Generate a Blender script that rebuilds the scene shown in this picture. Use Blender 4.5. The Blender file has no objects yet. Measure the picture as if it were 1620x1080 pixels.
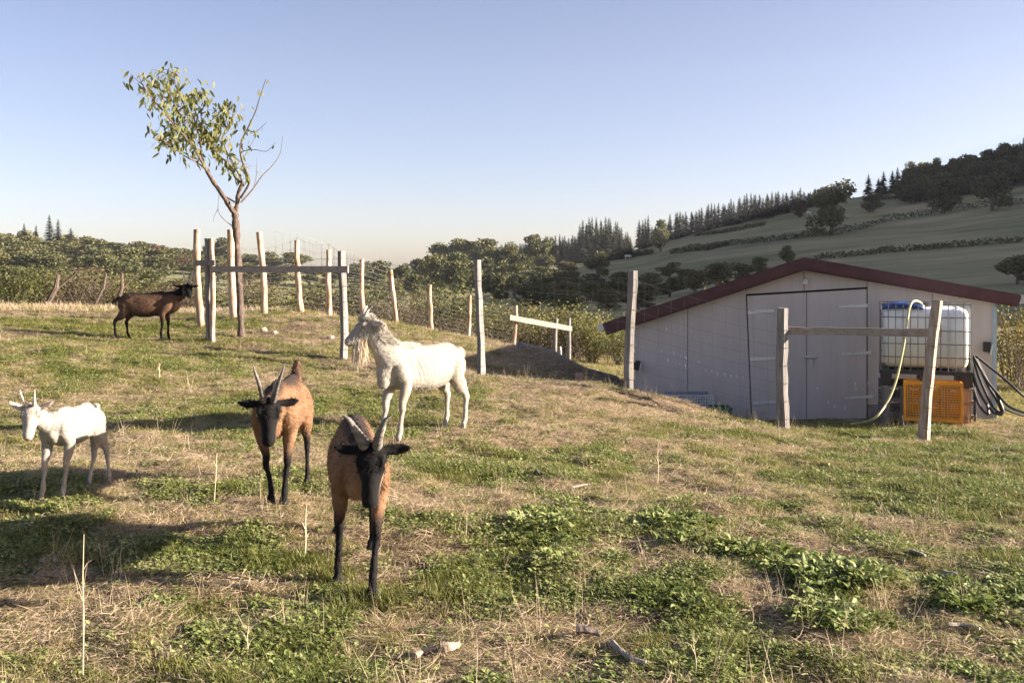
import bpy, bmesh, math, random
import numpy as np
from mathutils import Vector, Matrix, Euler
R = math.radians
rng = np.random.default_rng(7)
random.seed(7)
sc = bpy.context.scene
col = sc.collection

# ------------------------------------------------------------------ camera, light, exposure
F = 1575.0          # focal length in photo pixels (35 mm on a 36 mm sensor)
CX, HY = 810.0, 430.0
EYE = 1.5
cam_d = bpy.data.cameras.new('camera'); cam = bpy.data.objects.new('camera', cam_d); col.objects.link(cam)
cam.location = (0, 0, EYE); cam.rotation_euler = (R(90), 0, 0)
cam_d.sensor_width = 36; cam_d.sensor_fit = 'HORIZONTAL'; cam_d.lens = 35.0
cam_d.shift_y = -(540 - HY) / 1620.0
cam_d.clip_start = 0.1; cam_d.clip_end = 6000
sc.camera = cam

SUN_EL, SUN_AHEAD = R(16.3), R(-1.5)       # low sun on the right, almost in the picture plane
wd = bpy.data.worlds.new('World'); sc.world = wd; wd.use_nodes = True
wn = wd.node_tree.nodes; wl = wd.node_tree.links
for n in list(wn): wn.remove(n)
sky = wn.new('ShaderNodeTexSky'); sky.sky_type = 'NISHITA'; sky.sun_disc = False
sky.sun_elevation = SUN_EL; sky.sun_rotation = R(90) - SUN_AHEAD
sky.altitude = 300; sky.air_density = 0.72; sky.dust_density = 1.15; sky.ozone_density = 1.1
bg = wn.new('ShaderNodeBackground'); bg.inputs['Strength'].default_value = 0.051
wo = wn.new('ShaderNodeOutputWorld')
wb = wn.new('ShaderNodeMix'); wb.data_type = 'RGBA'; wb.blend_type = 'MULTIPLY'; wb.inputs['Factor'].default_value = 1; wb.inputs['B'].default_value = (1.10, .925, .94, 1)   # the photograph's white balance
wl.new(sky.outputs[0], wb.inputs['A']); wl.new(wb.outputs['Result'], bg.inputs[0]); wl.new(bg.outputs[0], wo.inputs[0])
sd = bpy.data.lights.new('sun', 'SUN'); sd.energy = 5.0; sd.angle = R(0.53); sd.color = (1.0, 0.87, 0.73)
so = bpy.data.objects.new('sun', sd); col.objects.link(so); so.location = (30, 10, 30)
to_sun = Vector((math.cos(SUN_EL) * math.cos(SUN_AHEAD), math.cos(SUN_EL) * math.sin(SUN_AHEAD), math.sin(SUN_EL)))
so.rotation_euler = to_sun.to_track_quat('Z', 'Y').to_euler()
sc.view_settings.view_transform = 'Standard'; sc.view_settings.look = 'None'
sc.view_settings.exposure = 2.15; sc.view_settings.gamma = 1.0; sc.view_settings.use_curve_mapping = False

# ------------------------------------------------------------------ small maths
def P(px, py, d):
    return Vector(((px - CX) / F * d, d, EYE - (py - HY) / F * d))
def ss(a, b, x):
    t = np.clip((x - a) / (b - a), 0, 1); return t * t * (3 - 2 * t)
_H = np.random.default_rng(11).random((256, 256))
def vnoise(x, y):
    xi = np.floor(x).astype(int); yi = np.floor(y).astype(int); fx = x - xi; fy = y - yi
    fx = fx * fx * (3 - 2 * fx); fy = fy * fy * (3 - 2 * fy)
    a = _H[xi & 255, yi & 255]; b = _H[(xi + 1) & 255, yi & 255]
    c = _H[xi & 255, (yi + 1) & 255]; d = _H[(xi + 1) & 255, (yi + 1) & 255]
    return (a * (1 - fx) + b * fx) * (1 - fy) + (c * (1 - fx) + d * fx) * fy
def fbm(x, y, o=4):
    s = 0; a = .5; t = 0
    for i in range(o):
        s = s + a * vnoise(x + 17.3 * i, y + 9.1 * i); t += a; a *= .5; x = x * 2.03; y = y * 2.03
    return s / t

# ------------------------------------------------------------------ terrain height
CTRL = [(0,1080,3.65),(405,1080,3.62),(810,1080,3.6),(1215,1080,3.6),(1620,1080,3.6),(575,950,4.45),(0,930,4.5),(1000,930,4.55),(1620,930,4.6),
 (105,787,5.8),(450,795,5.85),(1000,800,6.2),(1620,800,6.4),(650,697,8.2),(0,680,8.3),(300,660,8.8),(1000,700,8.6),(1300,735,8.3),(1620,735,8.4),
 (1462,696,10.6),(1620,692,10.7),(1240,681,11.4),(1100,645,11.7),(997,618,12.0),(880,604,12.3),(757,596,12.4),(650,583,12.8),(542,570,13.0),(330,540,13.8),(235,545,13.5),
 (382,532,14.2),(308,522,15.0),(100,545,12.5),(0,520,14.0),(0,490,18.0),(150,492,18.2),(300,497,18.0),(415,496,16.5),(365,503,16.0),(475,494,17.0),(519,501,17.5),
 (575,508,18.5),(622,519,19.5),(680,534,20.5),(741,551,22.0),(813,566,24.0),(900,578,25.5),(990,587,26.5),
 (760,562,14.6),(850,573,15.0),(940,591,15.5),(850,616,13.4),(940,627,13.3),
 (1005,655,14.4),(1300,662,13.75),(1575,664,13.3),(1480,672,11.9),(1620,668,12.8),(1350,676,12.0),(1150,666,13.0)]
_c = np.array([tuple(P(*c)) for c in CTRL])
_extra = np.array([[1.6,15.5,-.48],[4,16,-.48],[6.5,16,-.5],[1.6,18.5,-.5],[4,18.5,-.5],[7,19,-.55],[-9,10,.35],[-9,4,.2],[9,8,-.2],[10,13,-.4],[10,20,-.6],
   [-3,1,0.0],[0,0,0.0],[3,1,0],[-9,0,.1],[9,0,-.05],[-11,22,.55],[-5,24,.2],[2,28,-1.1],[10,27,-1.0]])
_c = np.vstack([_c, _extra])
def _rbf(r): return np.sqrt(r * r + 0.6)
_n = len(_c)
_A = np.zeros((_n + 3, _n + 3)); _r = np.hypot(_c[:, None, 0] - _c[None, :, 0], _c[:, None, 1] - _c[None, :, 1])
_A[:_n, :_n] = _rbf(_r) - 0.02 * np.eye(_n); _A[:_n, _n] = 1; _A[:_n, _n + 1] = _c[:, 0]; _A[:_n, _n + 2] = _c[:, 1]; _A[_n:, :_n] = _A[:_n, _n:].T
_w = np.linalg.solve(_A, np.concatenate([_c[:, 2], [0, 0, 0]]))
SKY_PX = np.array([-2500,-800,0,200,330,500,650,750,900,1000,1100,1200,1300,1400,1500,1620,1900,2300,2700,9000])
SKY_PY = np.array([425,410,404,408,420,432,430,420,406,396,364,342,320,305,290,264,190,30,-105,-120])  # entries past the right frame edge: unseen ridge, raised to cast shade
def height(x, y, micro=True):
    x = np.asarray(x, float); y = np.asarray(y, float); x, y = np.broadcast_arrays(x, y); shp = x.shape
    x = x.ravel(); y = y.ravel()
    z = np.zeros(len(x))
    near = y < 70
    if near.any():
        xn = np.clip(x[near], -11, 11); yn = np.clip(y[near], 0.0, 28)
        zz = np.full(len(xn), _w[_n]) + _w[_n + 1] * xn + _w[_n + 2] * yn
        for i in range(_n):
            zz += _w[i] * _rbf(np.hypot(xn - _c[i, 0], yn - _c[i, 1]))
        if micro:
            X = x[near]; Y = y[near]
            k = 1 - ss(14, 30, Y)
            zz += k * ((fbm(X * .9, Y * .9, 2) - .5) * .04 + (fbm(X * 3.1 + 40, Y * 3.1, 3) - .5) * .085 + (vnoise(X * 11, Y * 11 + 70) - .5) * .022)
        z[near] = zz
    far = y > 26
    if far.any():
        yf = y[far]; d = np.maximum(yf, 70.0)
        px = CX + F * x[far] / d
        s = (HY - np.interp(px, SKY_PX, SKY_PY)) / F
        dc = np.minimum(d, 320)
        t = -.0444 + (s + .0444) * np.maximum(np.clip((dc - 70) / 250, 0, 1) ** .8, ss(.55, 1.15, x[far] / d))  # unseen spur at far right, added to keep sun off the visible hillside
        zf = EYE + t * dc - np.maximum(d - 320, 0) * .16
        zf = np.maximum(zf, -30) + (fbm(x[far] * .02, yf * .02, 3) - .5) * 2.2 * ss(80, 140, yf)
        w = ss(26, 70, yf)
        z[far] = z[far] * (1 - w) + zf * w
    return z.reshape(shp)
def gz(x, y): return float(height(x, y))
def cast(px, py, d0=3.2, d1=420):
    """where the sight line through a spot of the photograph meets the terrain"""
    d = np.concatenate([np.arange(d0, min(40, d1), .04), np.arange(max(40, d0), d1, .5)])
    d = d[d >= d0]
    x = (px - CX) / F * d; z = EYE - (py - HY) / F * d
    below = np.nonzero(z <= height(x, d))[0]
    i = below[0] if len(below) else len(d) - 1
    return Vector((x[i], d[i], float(height(x[i], d[i]))))

# ------------------------------------------------------------------ object helpers
def tag(o, label, cat, group=None):
    o['label'] = label; o['category'] = cat
    if group: o['group'] = group
    return o
def empty(name, loc, label, cat, group=None, yaw=0):
    o = bpy.data.objects.new(name, None); col.objects.link(o); o.location = loc; o.rotation_euler = (0, 0, yaw); o.empty_display_size = .1
    return tag(o, label, cat, group)
def root_of(o):
    while o.parent: o = o.parent
    return o
def np_mesh(name, V, faces, mats=(), smooth=False):
    me = bpy.data.meshes.new(name)
    V = np.asarray(V, float)
    if isinstance(faces, np.ndarray):
        k = faces.shape[1]; n = len(faces)
        me.vertices.add(len(V)); me.vertices.foreach_set('co', V.ravel())
        me.loops.add(n * k); me.loops.foreach_set('vertex_index', faces.astype(np.int32).ravel())
        me.polygons.add(n); me.polygons.foreach_set('loop_start', np.arange(n, dtype=np.int32) * k)
        me.update(calc_edges=True); me.validate()
    else:
        me.from_pydata([tuple(v) for v in V], [], faces)
    for m in mats: me.materials.append(m)
    if smooth: me.polygons.foreach_set('use_smooth', np.ones(len(me.polygons), bool))
    me.update(); return me
def link(name, me, parent=None, loc=(0, 0, 0)):
    o = bpy.data.objects.new(name, me); col.objects.link(o); o.location = loc
    if parent: o.parent = parent
    return o
def copy_thing(t, loc, yaw, scale, label=None, group=None):
    def rec(o, par):
        c = o.copy(); col.objects.link(c); c.parent = par
        for ch in o.children: rec(ch, c)
        return c
    c = rec(t, None); c.location = loc; c.rotation_euler = (0, 0, yaw); c.scale = scale if hasattr(scale, '__len__') else (scale,) * 3
    if label: c['label'] = label
    if group: c['group'] = group
    return c
class MB:
    def __init__(s): s.v = []; s.f = []
    def poly(s, pts, faces):
        b = len(s.v); s.v += [tuple(p) for p in pts]; s.f += [tuple(b + i for i in f) for f in faces]
    def box(s, c, size, M=None):
        c = Vector(c); h = Vector(size) / 2
        pts = [Vector((sx * h.x, sy * h.y, sz * h.z)) for sx in (-1, 1) for sy in (-1, 1) for sz in (-1, 1)]
        if M: pts = [M @ p for p in pts]
        s.poly([p + c for p in pts], [(0, 1, 3, 2), (4, 6, 7, 5), (0, 4, 5, 1), (2, 3, 7, 6), (0, 2, 6, 4), (1, 5, 7, 3)])
    def prism(s, pts, dirv):
        """extrude a planar outline (list of points) along dirv"""
        n = len(pts); d = Vector(dirv)
        a = [Vector(p) for p in pts]; b = [p + d for p in a]
        s.poly(a + b, [tuple(range(n))[::-1], tuple(range(n, 2 * n))] + [(i, (i + 1) % n, n + (i + 1) % n, n + i) for i in range(n)])
    def tube(s, path, r, n=8, flat=1.0, jit=0.0, seed=0, up=None):
        path = [Vector(p) for p in path]; m = len(path)
        rr = r if hasattr(r, '__len__') else [r] * m
        rnd = random.Random(seed); prof = [1 + rnd.uniform(-jit, jit) for _ in range(n)]
        rings = []
        T0 = (path[1] - path[0]).normalized()
        ref = Vector(up) if up else (Vector((0, 1, 0)) if abs(T0.y) < .9 else Vector((1, 0, 0)))
        pts = []
        for i, p in enumerate(path):
            T = (path[min(i + 1, m - 1)] - path[max(i - 1, 0)]).normalized()
            A = ref - T * ref.dot(T)
            if A.length < 1e-4: A = T.orthogonal()
            A.normalize(); B = T.cross(A); ref = A
            for k in range(n):
                a = 2 * math.pi * k / n
                q = prof[k] * (1 + rnd.uniform(-jit, jit) * .35)
                pts.append(p + (A * math.cos(a) * flat + B * math.sin(a)) * rr[i] * q)
        f = []
        for i in range(m - 1):
            for k in range(n):
                f.append((i * n + k, i * n + (k + 1) % n, (i + 1) * n + (k + 1) % n, (i + 1) * n + k))
        f.append(tuple(range(n))[::-1]); f.append(tuple((m - 1) * n + k for k in range(n)))
        s.poly(pts, f)
    def ball(s, c, r, nu=10, nv=7, M=None):
        c = Vector(c); rx, ry, rz = r if hasattr(r, '__len__') else (r, r, r)
        pts = []; f = []
        for j in range(1, nv):
            th = math.pi * j / nv
            for i in range(nu):
                ph = 2 * math.pi * i / nu
                p = Vector((rx * math.sin(th) * math.cos(ph), ry * math.sin(th) * math.sin(ph), rz * math.cos(th)))
                pts.append(c + (M @ p if M else p))
        t = Vector((0, 0, rz)); b = Vector((0, 0, -rz))
        pts += [c + (M @ t if M else t), c + (M @ b if M else b)]; it = len(pts) - 2; ib = it + 1
        for j in range(nv - 2):
            for i in range(nu):
                a = j * nu + i; bb = j * nu + (i + 1) % nu
                f.append((a, a + nu, bb + nu, bb))
        for i in range(nu):
            f.append((it, i, (i + 1) % nu)); f.append((ib, (nv - 2) * nu + (i + 1) % nu, (nv - 2) * nu + i))
        s.poly(pts, f)
    def build(s, name, mat, parent=None, smooth=False, label=None, kind=None, bevel=0, world=True):
        """vertices are given in world space; they are stored relative to the thing's own base"""
        off = Vector(root_of(parent).location) if (parent and world) else Vector((0, 0, 0))
        me = bpy.data.meshes.new(name); me.from_pydata([tuple(Vector(v) - off) for v in s.v], [], s.f)
        bm = bmesh.new(); bm.from_mesh(me); bmesh.ops.recalc_face_normals(bm, faces=bm.faces)
        if bevel: bmesh.ops.bevel(bm, geom=[e for e in bm.edges], offset=bevel, segments=2, affect='EDGES', clamp_overlap=True)
        bm.to_mesh(me); bm.free()
        if mat: me.materials.append(mat)
        if smooth:
            me.polygons.foreach_set('use_smooth', np.ones(len(me.polygons), bool)); me.set_sharp_from_angle(angle=R(50))
        me.update()
        o = link(name, me, parent)
        if label: o['label'] = label
        if kind: o['kind'] = kind
        return o
    def thing(s, name, mat, label, cat, group=None, smooth=False, bevel=0):
        """a thing that is one mesh: origin at the middle of its base"""
        vs = np.array([tuple(v) for v in s.v]); c = Vector(((vs[:, 0].min() + vs[:, 0].max()) / 2, (vs[:, 1].min() + vs[:, 1].max()) / 2, vs[:, 2].min()))
        s.v = [tuple(Vector(v) - c) for v in s.v]
        o = s.build(name, mat, None, smooth, bevel=bevel); o.location = c
        return tag(o, label, cat, group)

# ------------------------------------------------------------------ materials
def nt(name):
    m = bpy.data.materials.new(name); m.use_nodes = True
    t = m.node_tree; b = t.nodes['Principled BSDF']
    return m, t.nodes, t.links, b
def node(N, typ, **kw):
    n = N.new(typ)
    for k, v in kw.items():
        if k in n.inputs: n.inputs[k].default_value = v
        else: setattr(n, k, v)
    return n
def ramp(N, stops):
    r = N.new('ShaderNodeValToRGB'); e = r.color_ramp.elements
    while len(e) < len(stops): e.new(.5)
    for i, (p, c) in enumerate(stops):
        e[i].position = p; e[i].color = (c[0], c[1], c[2], 1)
    return r
def rough_mat(name, stops, scale=8, stretch=(1, 1, 1), rough=.85, bump=.3, detail=6, dist=.02, spec=.3, metallic=0, bscale=None):
    m, N, L, b = nt(name)
    tc = N.new('ShaderNodeTexCoord'); mp = node(N, 'ShaderNodeMapping'); mp.inputs['Scale'].default_value = stretch
    L.new(tc.outputs['Object'], mp.inputs[0])
    no = node(N, 'ShaderNodeTexNoise', Scale=scale, Detail=detail, Roughness=.65); L.new(mp.outputs[0], no.inputs['Vector'])
    r = ramp(N, stops); L.new(no.outputs['Fac'], r.inputs[0]); L.new(r.outputs[0], b.inputs['Base Color'])
    b.inputs['Roughness'].default_value = rough; b.inputs['Specular IOR Level'].default_value = spec; b.inputs['Metallic'].default_value = metallic
    if bump:
        n2 = no
        if bscale:
            n2 = node(N, 'ShaderNodeTexNoise', Scale=bscale, Detail=4); L.new(mp.outputs[0], n2.inputs['Vector'])
        bp = node(N, 'ShaderNodeBump', Strength=bump, Distance=dist); L.new(n2.outputs['Fac'], bp.inputs['Height']); L.new(bp.outputs[0], b.inputs['Normal'])
    return m
def plain(name, c, rough=.5, metallic=0, spec=.5):
    s = [(.3, tuple(v * .82 for v in c)), (.7, tuple(min(1, v * 1.15) for v in c))]
    return rough_mat(name, s, scale=14, rough=rough, bump=.06, spec=spec, metallic=metallic)
M = {}
M['old_wood'] = rough_mat('weathered_grey_wood', [(.28, (.06, .054, .05)), (.46, (.17, .158, .148)), (.72, (.28, .262, .245))], scale=4.5, stretch=(5, 5, .5), bump=.7, dist=.012)
M['bark_wood'] = rough_mat('peeled_acacia_wood', [(.3, (.16, .09, .05)), (.46, (.36, .24, .16)), (.62, (.55, .43, .33)), (.8, (.62, .52, .42))], scale=4.5, stretch=(3, 3, .8), bump=.6, dist=.012)
M['dark_wood'] = rough_mat('dark_wood', [(.3, (.05, .04, .035)), (.7, (.16, .13, .11))], scale=8, stretch=(4, 4, .7), bump=.6)
M['plank'] = rough_mat('sawn_plank', [(.3, (.19, .155, .13)), (.7, (.36, .31, .265))], scale=6, stretch=(.6, 6, 6), bump=.4, dist=.006)
M['bark'] = rough_mat('tree_bark', [(.3, (.05, .037, .03)), (.55, (.13, .095, .075)), (.8, (.22, .17, .14))], scale=14, stretch=(3, 3, 1.2), bump=.9, dist=.02)
M['wire'] = plain('galvanised_wire', (.20, .20, .195), rough=.6, metallic=.1)
def cladding():
    m, N, L, b = nt('taupe_cladding'); ge = N.new('ShaderNodeNewGeometry'); oi = N.new('ShaderNodeObjectInfo')
    mp = node(N, 'ShaderNodeMapping'); mp.inputs['Scale'].default_value = (5, 5, .7); L.new(ge.outputs['Position'], mp.inputs[0])
    n1 = node(N, 'ShaderNodeTexNoise', Scale=1, Detail=7, Roughness=.7); L.new(mp.outputs[0], n1.inputs['Vector'])
    n2 = node(N, 'ShaderNodeTexNoise', Scale=90, Detail=3, Roughness=.7); L.new(ge.outputs['Position'], n2.inputs['Vector'])
    a = node(N, 'ShaderNodeMath', operation='MULTIPLY_ADD'); a.inputs[1].default_value = .35; L.new(n2.outputs['Fac'], a.inputs[0]); L.new(n1.outputs['Fac'], a.inputs[2])
    a2 = node(N, 'ShaderNodeMath', operation='MULTIPLY_ADD'); a2.inputs[1].default_value = .16; L.new(oi.outputs['Random'], a2.inputs[0]); L.new(a.outputs[0], a2.inputs[2])
    r = ramp(N, [(.42, (.355, .31, .285)), (.62, (.46, .41, .38)), (.9, (.52, .47, .44))]); L.new(a2.outputs[0], r.inputs[0]); L.new(r.outputs[0], b.inputs['Base Color']); b.inputs['Roughness'].default_value = .7
    bp = node(N, 'ShaderNodeBump', Strength=.3, Distance=.003); L.new(n2.outputs['Fac'], bp.inputs['Height']); L.new(bp.outputs[0], b.inputs['Normal']); return m
M['taupe'] = cladding()
M['taupe_plain'] = rough_mat('taupe_cladding', [(.3, (.46, .395, .37)), (.7, (.52, .45, .42))], scale=60, rough=.7, bump=.25, dist=.002, bscale=220)
M['maroon'] = rough_mat('maroon_sheet', [(.3, (.062, .025, .027)), (.7, (.09, .038, .039))], scale=6, rough=.5, bump=.1)
M['black'] = plain('black_plastic', (.018, .018, .02), rough=.45)
M['steel'] = plain('zinc_steel', (.48, .5, .52), rough=.4, metallic=.85)
M['hinge'] = plain('worn_zinc_hinge', (.66, .65, .61), rough=.55, metallic=.3)
M['concrete'] = rough_mat('concrete', [(.3, (.17, .165, .16)), (.7, (.30, .29, .28))], scale=10, bump=.4)
M['blue'] = plain('blue_plastic', (.02, .06, .22), rough=.4)
M['hose_y'] = plain('yellow_hose', (.50, .46, .23), rough=.45)
M['orange'] = plain('orange_plastic', (.72, .30, .02), rough=.45)
M['green_p'] = plain('green_plastic', (.015, .13, .06), rough=.5)
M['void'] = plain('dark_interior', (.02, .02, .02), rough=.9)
M['stone'] = rough_mat('pale_stone', [(.3, (.30, .23, .18)), (.7, (.52, .44, .36))], scale=12, bump=.8, dist=.02)
M['brickred'] = rough_mat('pink_brick', [(.3, (.42, .24, .17)), (.7, (.56, .36, .28))], scale=16, bump=.6)
# ------------------------------------------------------------------ where the turf is green, dry or bare
PATCH = [  # photo px, py, half-width px, half-height px, kind (g green, w broadleaf weeds, b bare/brown, s straw), weight
 (930,835,120,40,'w',1),(1110,845,90,38,'w',1),(1240,880,90,35,'w',.8),(1375,935,115,48,'w',1.1),(1110,965,120,55,'w',.9),(870,880,80,28,'w',.6),(1600,965,70,55,'w',.8),(1030,930,60,30,'g',.7),
 (430,920,170,38,'g',1),(330,905,90,25,'g',.8),(700,812,90,18,'g',.9),(800,930,160,30,'g',.7),(1450,770,200,45,'g',.6),(1250,760,120,40,'g',.5),(1100,682,110,10,'g',1),(1330,685,120,9,'g',.9),(1540,720,120,30,'g',.5),(90,850,110,30,'g',.7),
 (950,960,120,35,'g',.6),(450,1000,130,30,'g',.6),(150,930,80,14,'g',.6),(650,640,140,12,'g',.6),(540,640,90,14,'g',.6),(200,520,160,10,'g',.8),(150,575,160,14,'g',.6),(800,655,70,14,'g',.6),(270,775,130,14,'g',.6),(1000,870,60,20,'g',.5),(1130,1040,160,30,'g',.5),(480,1050,160,25,'g',.5),
 (850,1030,170,35,'b',1),(1330,822,100,22,'b',.9),(1250,1010,140,26,'b',.8),(1440,900,70,25,'b',.9),(640,905,70,30,'b',.9),(720,790,80,22,'s',.9),(150,960,170,26,'b',.7),(300,1000,220,22,'s',.8),(100,1030,120,30,'b',.6),(960,775,130,25,'b',.6),(1080,900,90,20,'b',1.2),(1250,955,70,26,'b',1.2),(1310,985,80,22,'b',1),(1200,820,80,18,'b',.6),(760,870,70,16,'b',.6),(660,1030,120,30,'b',.8),
 (850,610,110,14,'b',.4),(850,585,110,16,'s',.6),(930,640,150,20,'s',.9),(640,700,90,14,'b',.5),(1080,640,90,22,'s',1),(900,690,140,16,'s',.7),(480,515,60,14,'b',.8),(250,700,170,14,'s',.7),(330,830,160,20,'s',.5),(120,500,160,8,'s',1),(400,600,260,20,'s',.4),(560,880,60,25,'b',.6),(1500,1010,60,20,'b',.7),(280,870,150,14,'b',.5),
]
_PW = []
for px, py, rx, ry, k, w in PATCH:
    c = cast(px, py); q = .8 if k == 'w' else 1; _PW.append((c.x, c.y, q * rx * c.y / F, q * max(.12, ry * c.y * c.y / (F * 1.5)), k, w))
def cover(x, y):
    x = np.asarray(x, float); y = np.asarray(y, float)
    wx = x + (fbm(x * 1.7, y * 1.7, 3) - .5) * .9; wy = y + (fbm(x * 1.7 + 50, y * 1.7, 3) - .5) * 1.1
    g = .55 + (fbm(x * .55 + 5, y * .55, 3) - .5) * .8 + (fbm(x * 2.6, y * 2.6 + 31, 3) - .5) * 1.2 + (fbm(x * 9, y * 9 + 11, 2) - .5) * .7
    g = g + .10 * ss(1, 4, x) * ss(5, 7, y) - .06 * ss(-1, -3, x)
    weed = np.zeros_like(g); bare = np.zeros_like(g) + ss(.62, .78, fbm(x * 1.5 + 90, y * 1.5, 4)) * .7
    for cx, cy, rx, ry, k, w in _PW:
        f = np.exp(-((wx - cx) / rx) ** 2 - ((wy - cy) / ry) ** 2) * w
        if k == 'g': g = g + f * .5; bare = bare - f * .6
        elif k == 'w': g = g + f * .55; weed = np.maximum(weed, f); bare = bare - f * .7
        elif k == 'b': g = g - f * .6; bare = bare + f * .9
        else: g = g - f * .6
    return np.clip(g, 0, 1), np.clip(weed, 0, 1), np.clip(bare, 0, 1)

# ------------------------------------------------------------------ ground sheet and hill sheet
def lines(segs):
    out = [segs[0][0]]
    for a, b, s in segs:
        n = max(1, round((b - a) / s)); out += list(np.linspace(a, b, n + 1)[1:])
    return np.array(out)
def grow(a, b, s, q):
    out = [a]; 
    while out[-1] < b: out.append(out[-1] + s); s *= q
    return out
xr = lines([(-5.2, 5.2, .05), (5.2, 8, .1)]); xl = lines([(-9, -5.2, .1)])[:-1]
xs = np.array([-v for v in grow(9, 560, .4, 1.14)[1:]][::-1] + list(xl) + list(xr) + grow(8, 560, .3, 1.14)[1:])
ys = np.array([-v for v in grow(-1.5, 60, 1, 1.4)[1:]][::-1] + list(lines([(-1.5, 3, .4), (3, 7, .04), (7, 11, .06), (11, 16, .1), (16, 30, .3), (30, 70, 2)])))
def sheet(name, xs, ys, mat, attrs=None):
    X, Y = np.meshgrid(xs, ys); Z = height(X, Y)
    V = np.stack([X.ravel(), Y.ravel(), Z.ravel()], 1); nx, ny = len(xs), len(ys)
    i = (np.arange(ny - 1)[:, None] * nx + np.arange(nx - 1)[None, :]).ravel()
    q = np.stack([i, i + 1, i + 1 + nx, i + nx], 1)
    me = np_mesh(name, V, q, [mat], True)
    if attrs:
        a = attrs(V[:, 0], V[:, 1]); ca = me.color_attributes.new('cover', 'FLOAT_COLOR', 'POINT')
        ca.data.foreach_set('color', np.stack([a[0], a[1], a[2], np.ones(len(V))], 1).ravel().astype(np.float32))
    o = link(name, me); o['kind'] = 'structure'; return o
m, N, L, b = nt('turf_soil')
at = node(N, 'ShaderNodeAttribute', attribute_name='cover'); sp = N.new('ShaderNodeSeparateColor'); L.new(at.outputs['Color'], sp.inputs[0])
ge = N.new('ShaderNodeNewGeometry')
n1 = node(N, 'ShaderNodeTexNoise', Scale=26, Detail=7, Roughness=.7); L.new(ge.outputs['Position'], n1.inputs['Vector'])
n2 = node(N, 'ShaderNodeTexNoise', Scale=2.2, Detail=5, Roughness=.6); L.new(ge.outputs['Position'], n2.inputs['Vector'])
r1 = ramp(N, [(.28, (.09, .06, .04)), (.45, (.20, .145, .095)), (.6, (.34, .26, .17)), (.75, (.46, .365, .25))]); L.new(n1.outputs['Fac'], r1.inputs[0])
r2 = ramp(N, [(.3, (.06, .07, .022)), (.5, (.15, .15, .055)), (.72, (.28, .25, .11))]); L.new(n1.outputs['Fac'], r2.inputs[0])
mx = node(N, 'ShaderNodeMix', data_type='RGBA'); L.new(sp.outputs[0], mx.inputs['Factor']); L.new(r1.outputs[0], mx.inputs['A']); L.new(r2.outputs[0], mx.inputs['B'])
r3 = ramp(N, [(.3, (.06, .04, .028)), (.55, (.13, .088, .06)), (.75, (.22, .16, .11))]); L.new(n1.outputs['Fac'], r3.inputs[0])
mx2 = node(N, 'ShaderNodeMix', data_type='RGBA'); L.new(sp.outputs[2], mx2.inputs['Factor']); L.new(mx.outputs['Result'], mx2.inputs['A']); L.new(r3.outputs[0], mx2.inputs['B'])
L.new(mx2.outputs['Result'], b.inputs['Base Color']); b.inputs['Roughness'].default_value = .95; b.inputs['Specular IOR Level'].default_value = .15
n3 = node(N, 'ShaderNodeTexNoise', Scale=55, Detail=5, Roughness=.7); L.new(ge.outputs['Position'], n3.inputs['Vector'])
bp = node(N, 'ShaderNodeBump', Strength=.8, Distance=.03); L.new(n3.outputs['Fac'], bp.inputs['Height']); L.new(bp.outputs[0], b.inputs['Normal'])
M['turf'] = m
ground = sheet('ground', xs, ys, M['turf'], cover)
m, N, L, b = nt('hill_pasture')
ge = N.new('ShaderNodeNewGeometry')
n1 = node(N, 'ShaderNodeTexNoise', Scale=.02, Detail=6, Roughness=.62); L.new(ge.outputs['Position'], n1.inputs['Vector'])
n2 = node(N, 'ShaderNodeTexNoise', Scale=.5, Detail=5, Roughness=.7); L.new(ge.outputs['Position'], n2.inputs['Vector'])
mpv = node(N, 'ShaderNodeMapping'); mpv.inputs['Scale'].default_value = (.03, .12, .12); mpv.inputs['Rotation'].default_value = (0, 0, .5); L.new(ge.outputs['Position'], mpv.inputs[0]); n2b = node(N, 'ShaderNodeTexNoise', Scale=1, Detail=7, Roughness=.7); L.new(mpv.outputs[0], n2b.inputs['Vector'])
ma = node(N, 'ShaderNodeMath', operation='ADD'); L.new(n1.outputs['Fac'], ma.inputs[0]); L.new(n2b.outputs['Fac'], ma.inputs[1])
r1 = ramp(N, [(.34, (.10, .11, .05)), (.44, (.19, .19, .088)), (.52, (.29, .26, .135)), (.64, (.42, .34, .19))])
mh = node(N, 'ShaderNodeMath', operation='MULTIPLY'); mh.inputs[1].default_value = .5; L.new(ma.outputs[0], mh.inputs[0]); L.new(mh.outputs[0], r1.inputs[0])
L.new(r1.outputs[0], b.inputs['Base Color']); b.inputs['Roughness'].default_value = 1; b.inputs['Specular IOR Level'].default_value = .1
bp = node(N, 'ShaderNodeBump', Strength=.6, Distance=.6); L.new(n2.outputs['Fac'], bp.inputs['Height']); L.new(bp.outputs[0], b.inputs['Normal'])
M['pasture'] = m
hxs = np.array([-v for v in grow(220, 560, 12, 1.1)[1:]][::-1] + list(lines([(-220, 300, 4)])) + grow(300, 560, 12, 1.1)[1:])
hys = np.array(list(lines([(70, 340, 4)])) + grow(340, 560, 8, 1.2)[1:])
hill = sheet('hill', hxs, hys, M['pasture'])

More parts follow.
